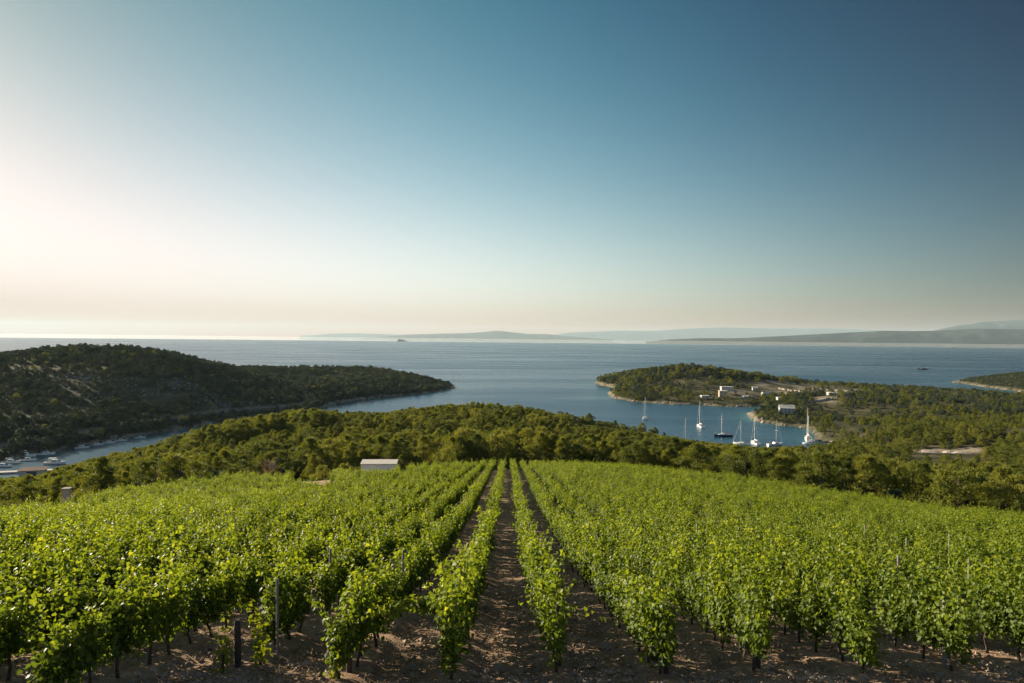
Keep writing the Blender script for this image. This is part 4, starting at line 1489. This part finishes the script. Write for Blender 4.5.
def gulet(px, py, L, mast, rz, label, hull, name='motor_sailer'):
    x, y = S(px, py)
    o = tag(empty(name, (x, y, 0), R(rz)), label, 'boat')
    B = L * .27
    MB().loft(hull_rings(L, B, 2.0, .5, .7, .5)).build('hull', hull, o)
    MB().box(-L * .47, L * .30, -B * .36, B * .36, 2.0, 2.12).build('deck', MAT_TEAK, o)
    cb = MB().box(-L * .22, L * .14, -B * .27, B * .27, 2.13, 3.6).build('cabin', MAT_WHITE if hull is MAT_WHITE else MAT_TEAK, o)
    for i in range(4):
        xa = -L * .19 + i * L * .08
        for s in (-1, 1):
            MB().box(xa, xa + L * .05, s * B * .27 + (.004 if s > 0 else -.05), s * B * .27 + (.05 if s > 0 else -.004), 2.7, 3.3).build('window', MAT_GLASSY, cb)
    aw = MB().loft([[(-L * .46, -B * .34, 4.2), (-L * .46, 0, 4.45), (-L * .46, B * .34, 4.2), (-L * .46, 0, 4.38)], [(-L * .18, -B * .34, 4.2), (-L * .18, 0, 4.45), (-L * .18, B * .34, 4.2), (-L * .18, 0, 4.38)]]).build('awning', MAT_CANVAS, o)
    m = MB()
    for xx in (-L * .45, -L * .2):
        for s in (-1, 1):
            m.tube([(xx, s * B * .33, 2.1), (xx, s * B * .33, 4.2)], .06, 5)
    m.build('awning_pole', MAT_ALU, aw)
    for mx, mh in ((L * .2, mast), (-L * .12, mast * .78)):
        MB().tube([(mx, 0, 2.0), (mx, 0, mh)], [.22, .13], 8).build('mast', MAT_ALU if hull is not MAT_NAVY else MAT_POST, o)
        MB().tube([(mx - .2, 0, 4.0), (mx - L * .24, 0, 4.2)], .12, 6).build('boom', MAT_ALU, o)
        MB().tube([(mx - .3, 0, 4.35), (mx - L * .23, 0, 4.5)], [.3, .18], 7).build('furled_sail', MAT_CANVAS, o)
    m = MB()
    m.tube([(L * .62, 0, 3.4), (L * .2, 0, mast * .97)], .07, 5)
    m.tube([(L * .5, 0, 2.9), (L * .2, 0, mast * .7)], .07, 5)
    m.tube([(-L * .48, 0, 2.6), (-L * .12, 0, mast * .77)], .03, 4)
    m.build('rigging', MAT_CANVAS, o)
    MB().tube([(L * .42, 0, 2.6), (L * .63, 0, 3.5)], [.14, .07], 6).build('bowsprit', MAT_TEAK, o)
    return o


gulet(808, 441, 16, 21.5, 72, 'big white motor sailer moored at the right end of the bay', MAT_WHITE)
gulet(923, 369.5, 27, 19, 175, 'dark two masted sailing ship alone on open sea at right', MAT_NAVY, 'sailing_ship')


def motor_boat(px, py, L, rz, label, hull=MAT_WHITE, fly=True, group='motor boats moored in the left inlet'):
    x, y = S(px, py)
    o = tag(empty('motor_boat', (x, y, 0), R(rz)), label, 'motor boat', group)
    B = L * .34
    MB().loft(hull_rings(L, B, L * .11, .3, .85, .35)).build('hull', hull, o)
    z0 = L * .11
    cb = MB().loft([[(-L * .18, -B * .36, z0), (-L * .18, B * .36, z0), (-L * .16, B * .30, z0 + L * .13), (-L * .16, -B * .30, z0 + L * .13)], [(L * .24, -B * .28, z0 + .1), (L * .24, B * .28, z0 + .1), (L * .12, B * .24, z0 + L * .13), (L * .12, -B * .24, z0 + L * .13)]]).build('cabin', MAT_WHITE, o)
    MB().loft([[(L * .245, -B * .23, z0 + L * .03), (L * .245, B * .23, z0 + L * .03), (L * .255, B * .23, z0 + L * .03), (L * .255, -B * .23, z0 + L * .03)], [(L * .15, -B * .21, z0 + L * .11), (L * .15, B * .21, z0 + L * .11), (L * .16, B * .21, z0 + L * .11), (L * .16, -B * .21, z0 + L * .11)]]).build('windscreen', MAT_GLASSY, cb)
    for s in (-1, 1):
        MB().box(-L * .13, L * .09, s * B * .345 - .02, s * B * .345 + .02, z0 + L * .045, z0 + L * .095).build('window', MAT_GLASSY, cb)
    MB().box(-L * .47, -L * .19, -B * .34, B * .34, z0 - .05, z0 + .08).build('cockpit', MAT_TEAK, o)
    if fly:
        a = MB().box(-L * .3, L * .06, -B * .28, B * .28, z0 + L * .20, z0 + L * .212).build('awning', MAT_BLUECANVAS if fly == 'blue' else MAT_CANVAS, o)
        m = MB()
        for xx in (-L * .28, L * .04):
            for s in (-1, 1):
                m.tube([(xx, s * B * .26, z0 + .05), (xx, s * B * .26, z0 + L * .2)], .04, 4)
        m.build('awning_pole', MAT_ALU, a)
    return o


for a in ((55, 464, 9.5, 15, 'largest white motor boat out in the middle of the left inlet', MAT_WHITE, True),
          (46, 452.5, 8.5, 24, 'white motor boat moored below the hill, right of the boats with awnings', MAT_WHITE, True),
          (61, 447.2, 8, 30, 'white motor boat on the hill side, next right after the moored pair', MAT_WHITE, False),
          (25, 454.5, 10, 22, 'big white motor boat with pale awning on the hill side', MAT_WHITE, True),
          (28, 458.5, 7.5, 20, 'pale motor boat just in front of the big one with pale awning', MAT_WHITE, False),
          (11, 461, 8, 18, 'white motor boat at the left edge of the inlet on the hill side', MAT_WHITE, 'blue'),
          (3, 467, 7.5, 10, 'motor boat cut by the left picture edge', MAT_WHITE, False),
          (82, 446, 7, 28, 'small white boat first in the line under the hill', MAT_WHITE, False),
          (97, 443, 6.5, 28, 'small white boat second in the line under the hill', MAT_WHITE, False),
          (109, 441, 6.5, 30, 'small white boat third in the line under the hill', MAT_WHITE, False),
          (121, 438.8, 6, 32, 'small white boat fourth in the line under the hill', MAT_WHITE, False),
          (140, 436, 6, 30, 'last small white boat in the line under the hill', MAT_WHITE, False)):
    motor_boat(a[0], a[1] + (2.2 if a[1] < 463 else 0), *a[2:])
motor_boat(810, 444.5, 9, 160, 'small white motor boat in front of the big motor sailer', MAT_WHITE, True, 'boats at the right end of the bay')

# quay with a boat house on the near side of the left inlet
x0, y0 = S(33, 476)
q = tag(empty('boat_shed', (x0, y0, .3), R(18)), 'low boat shed with dark roof on the near quay at left', 'shed')
MB().box(-5, 5, -2, 2, 0, 2.4).build('wall', MAT_PLASTER, q)
MB().loft([[(-5.4, -2.5, 2.42), (5.4, -2.5, 2.42), (5.4, -2.5, 2.62), (-5.4, -2.5, 2.62)], [(-5.4, 2.5, 3.3), (5.4, 2.5, 3.3), (5.4, 2.5, 3.5), (-5.4, 2.5, 3.5)]]).build('roof', MAT_TEAK, q)
MB().box(-2, 2, -2.07, -2.004, .05, 2.1).build('door', MAT_NAVY, q)
x1, y1 = S(10, 473)
q = MB().box(-16, 22, -2, 2, -3, .75).build('quay', MAT_STONE)
q.location = (x1, y1, 0)
q.rotation_euler = (0, 0, R(20))
tag(q, 'pale concrete quay on the near side of the left inlet', 'quay')

# far ship near the horizon
x0, y0 = S(402, 341.4)
shp = tag(empty('ferry_ship', (x0, y0, 0), R(4)), 'tiny hazy grey ship on the horizon before the distant island', 'ship')
LS = 10 / F * y0
MB().loft(hull_rings(LS, LS * .16, LS * .075, 2, .8, .2)).build('hull', MAT_HULLSHIP, shp)
sp = MB().box(-LS * .40, LS * .22, -LS * .065, LS * .065, LS * .076, LS * .16).box(-LS * .36, LS * .12, -LS * .055, LS * .055, LS * .161, LS * .20).build('superstructure', MAT_GREYPL, shp)
MB().box(-LS * .28, -LS * .20, -LS * .02, LS * .02, LS * .201, LS * .27).build('funnel', MAT_NAVY, sp)
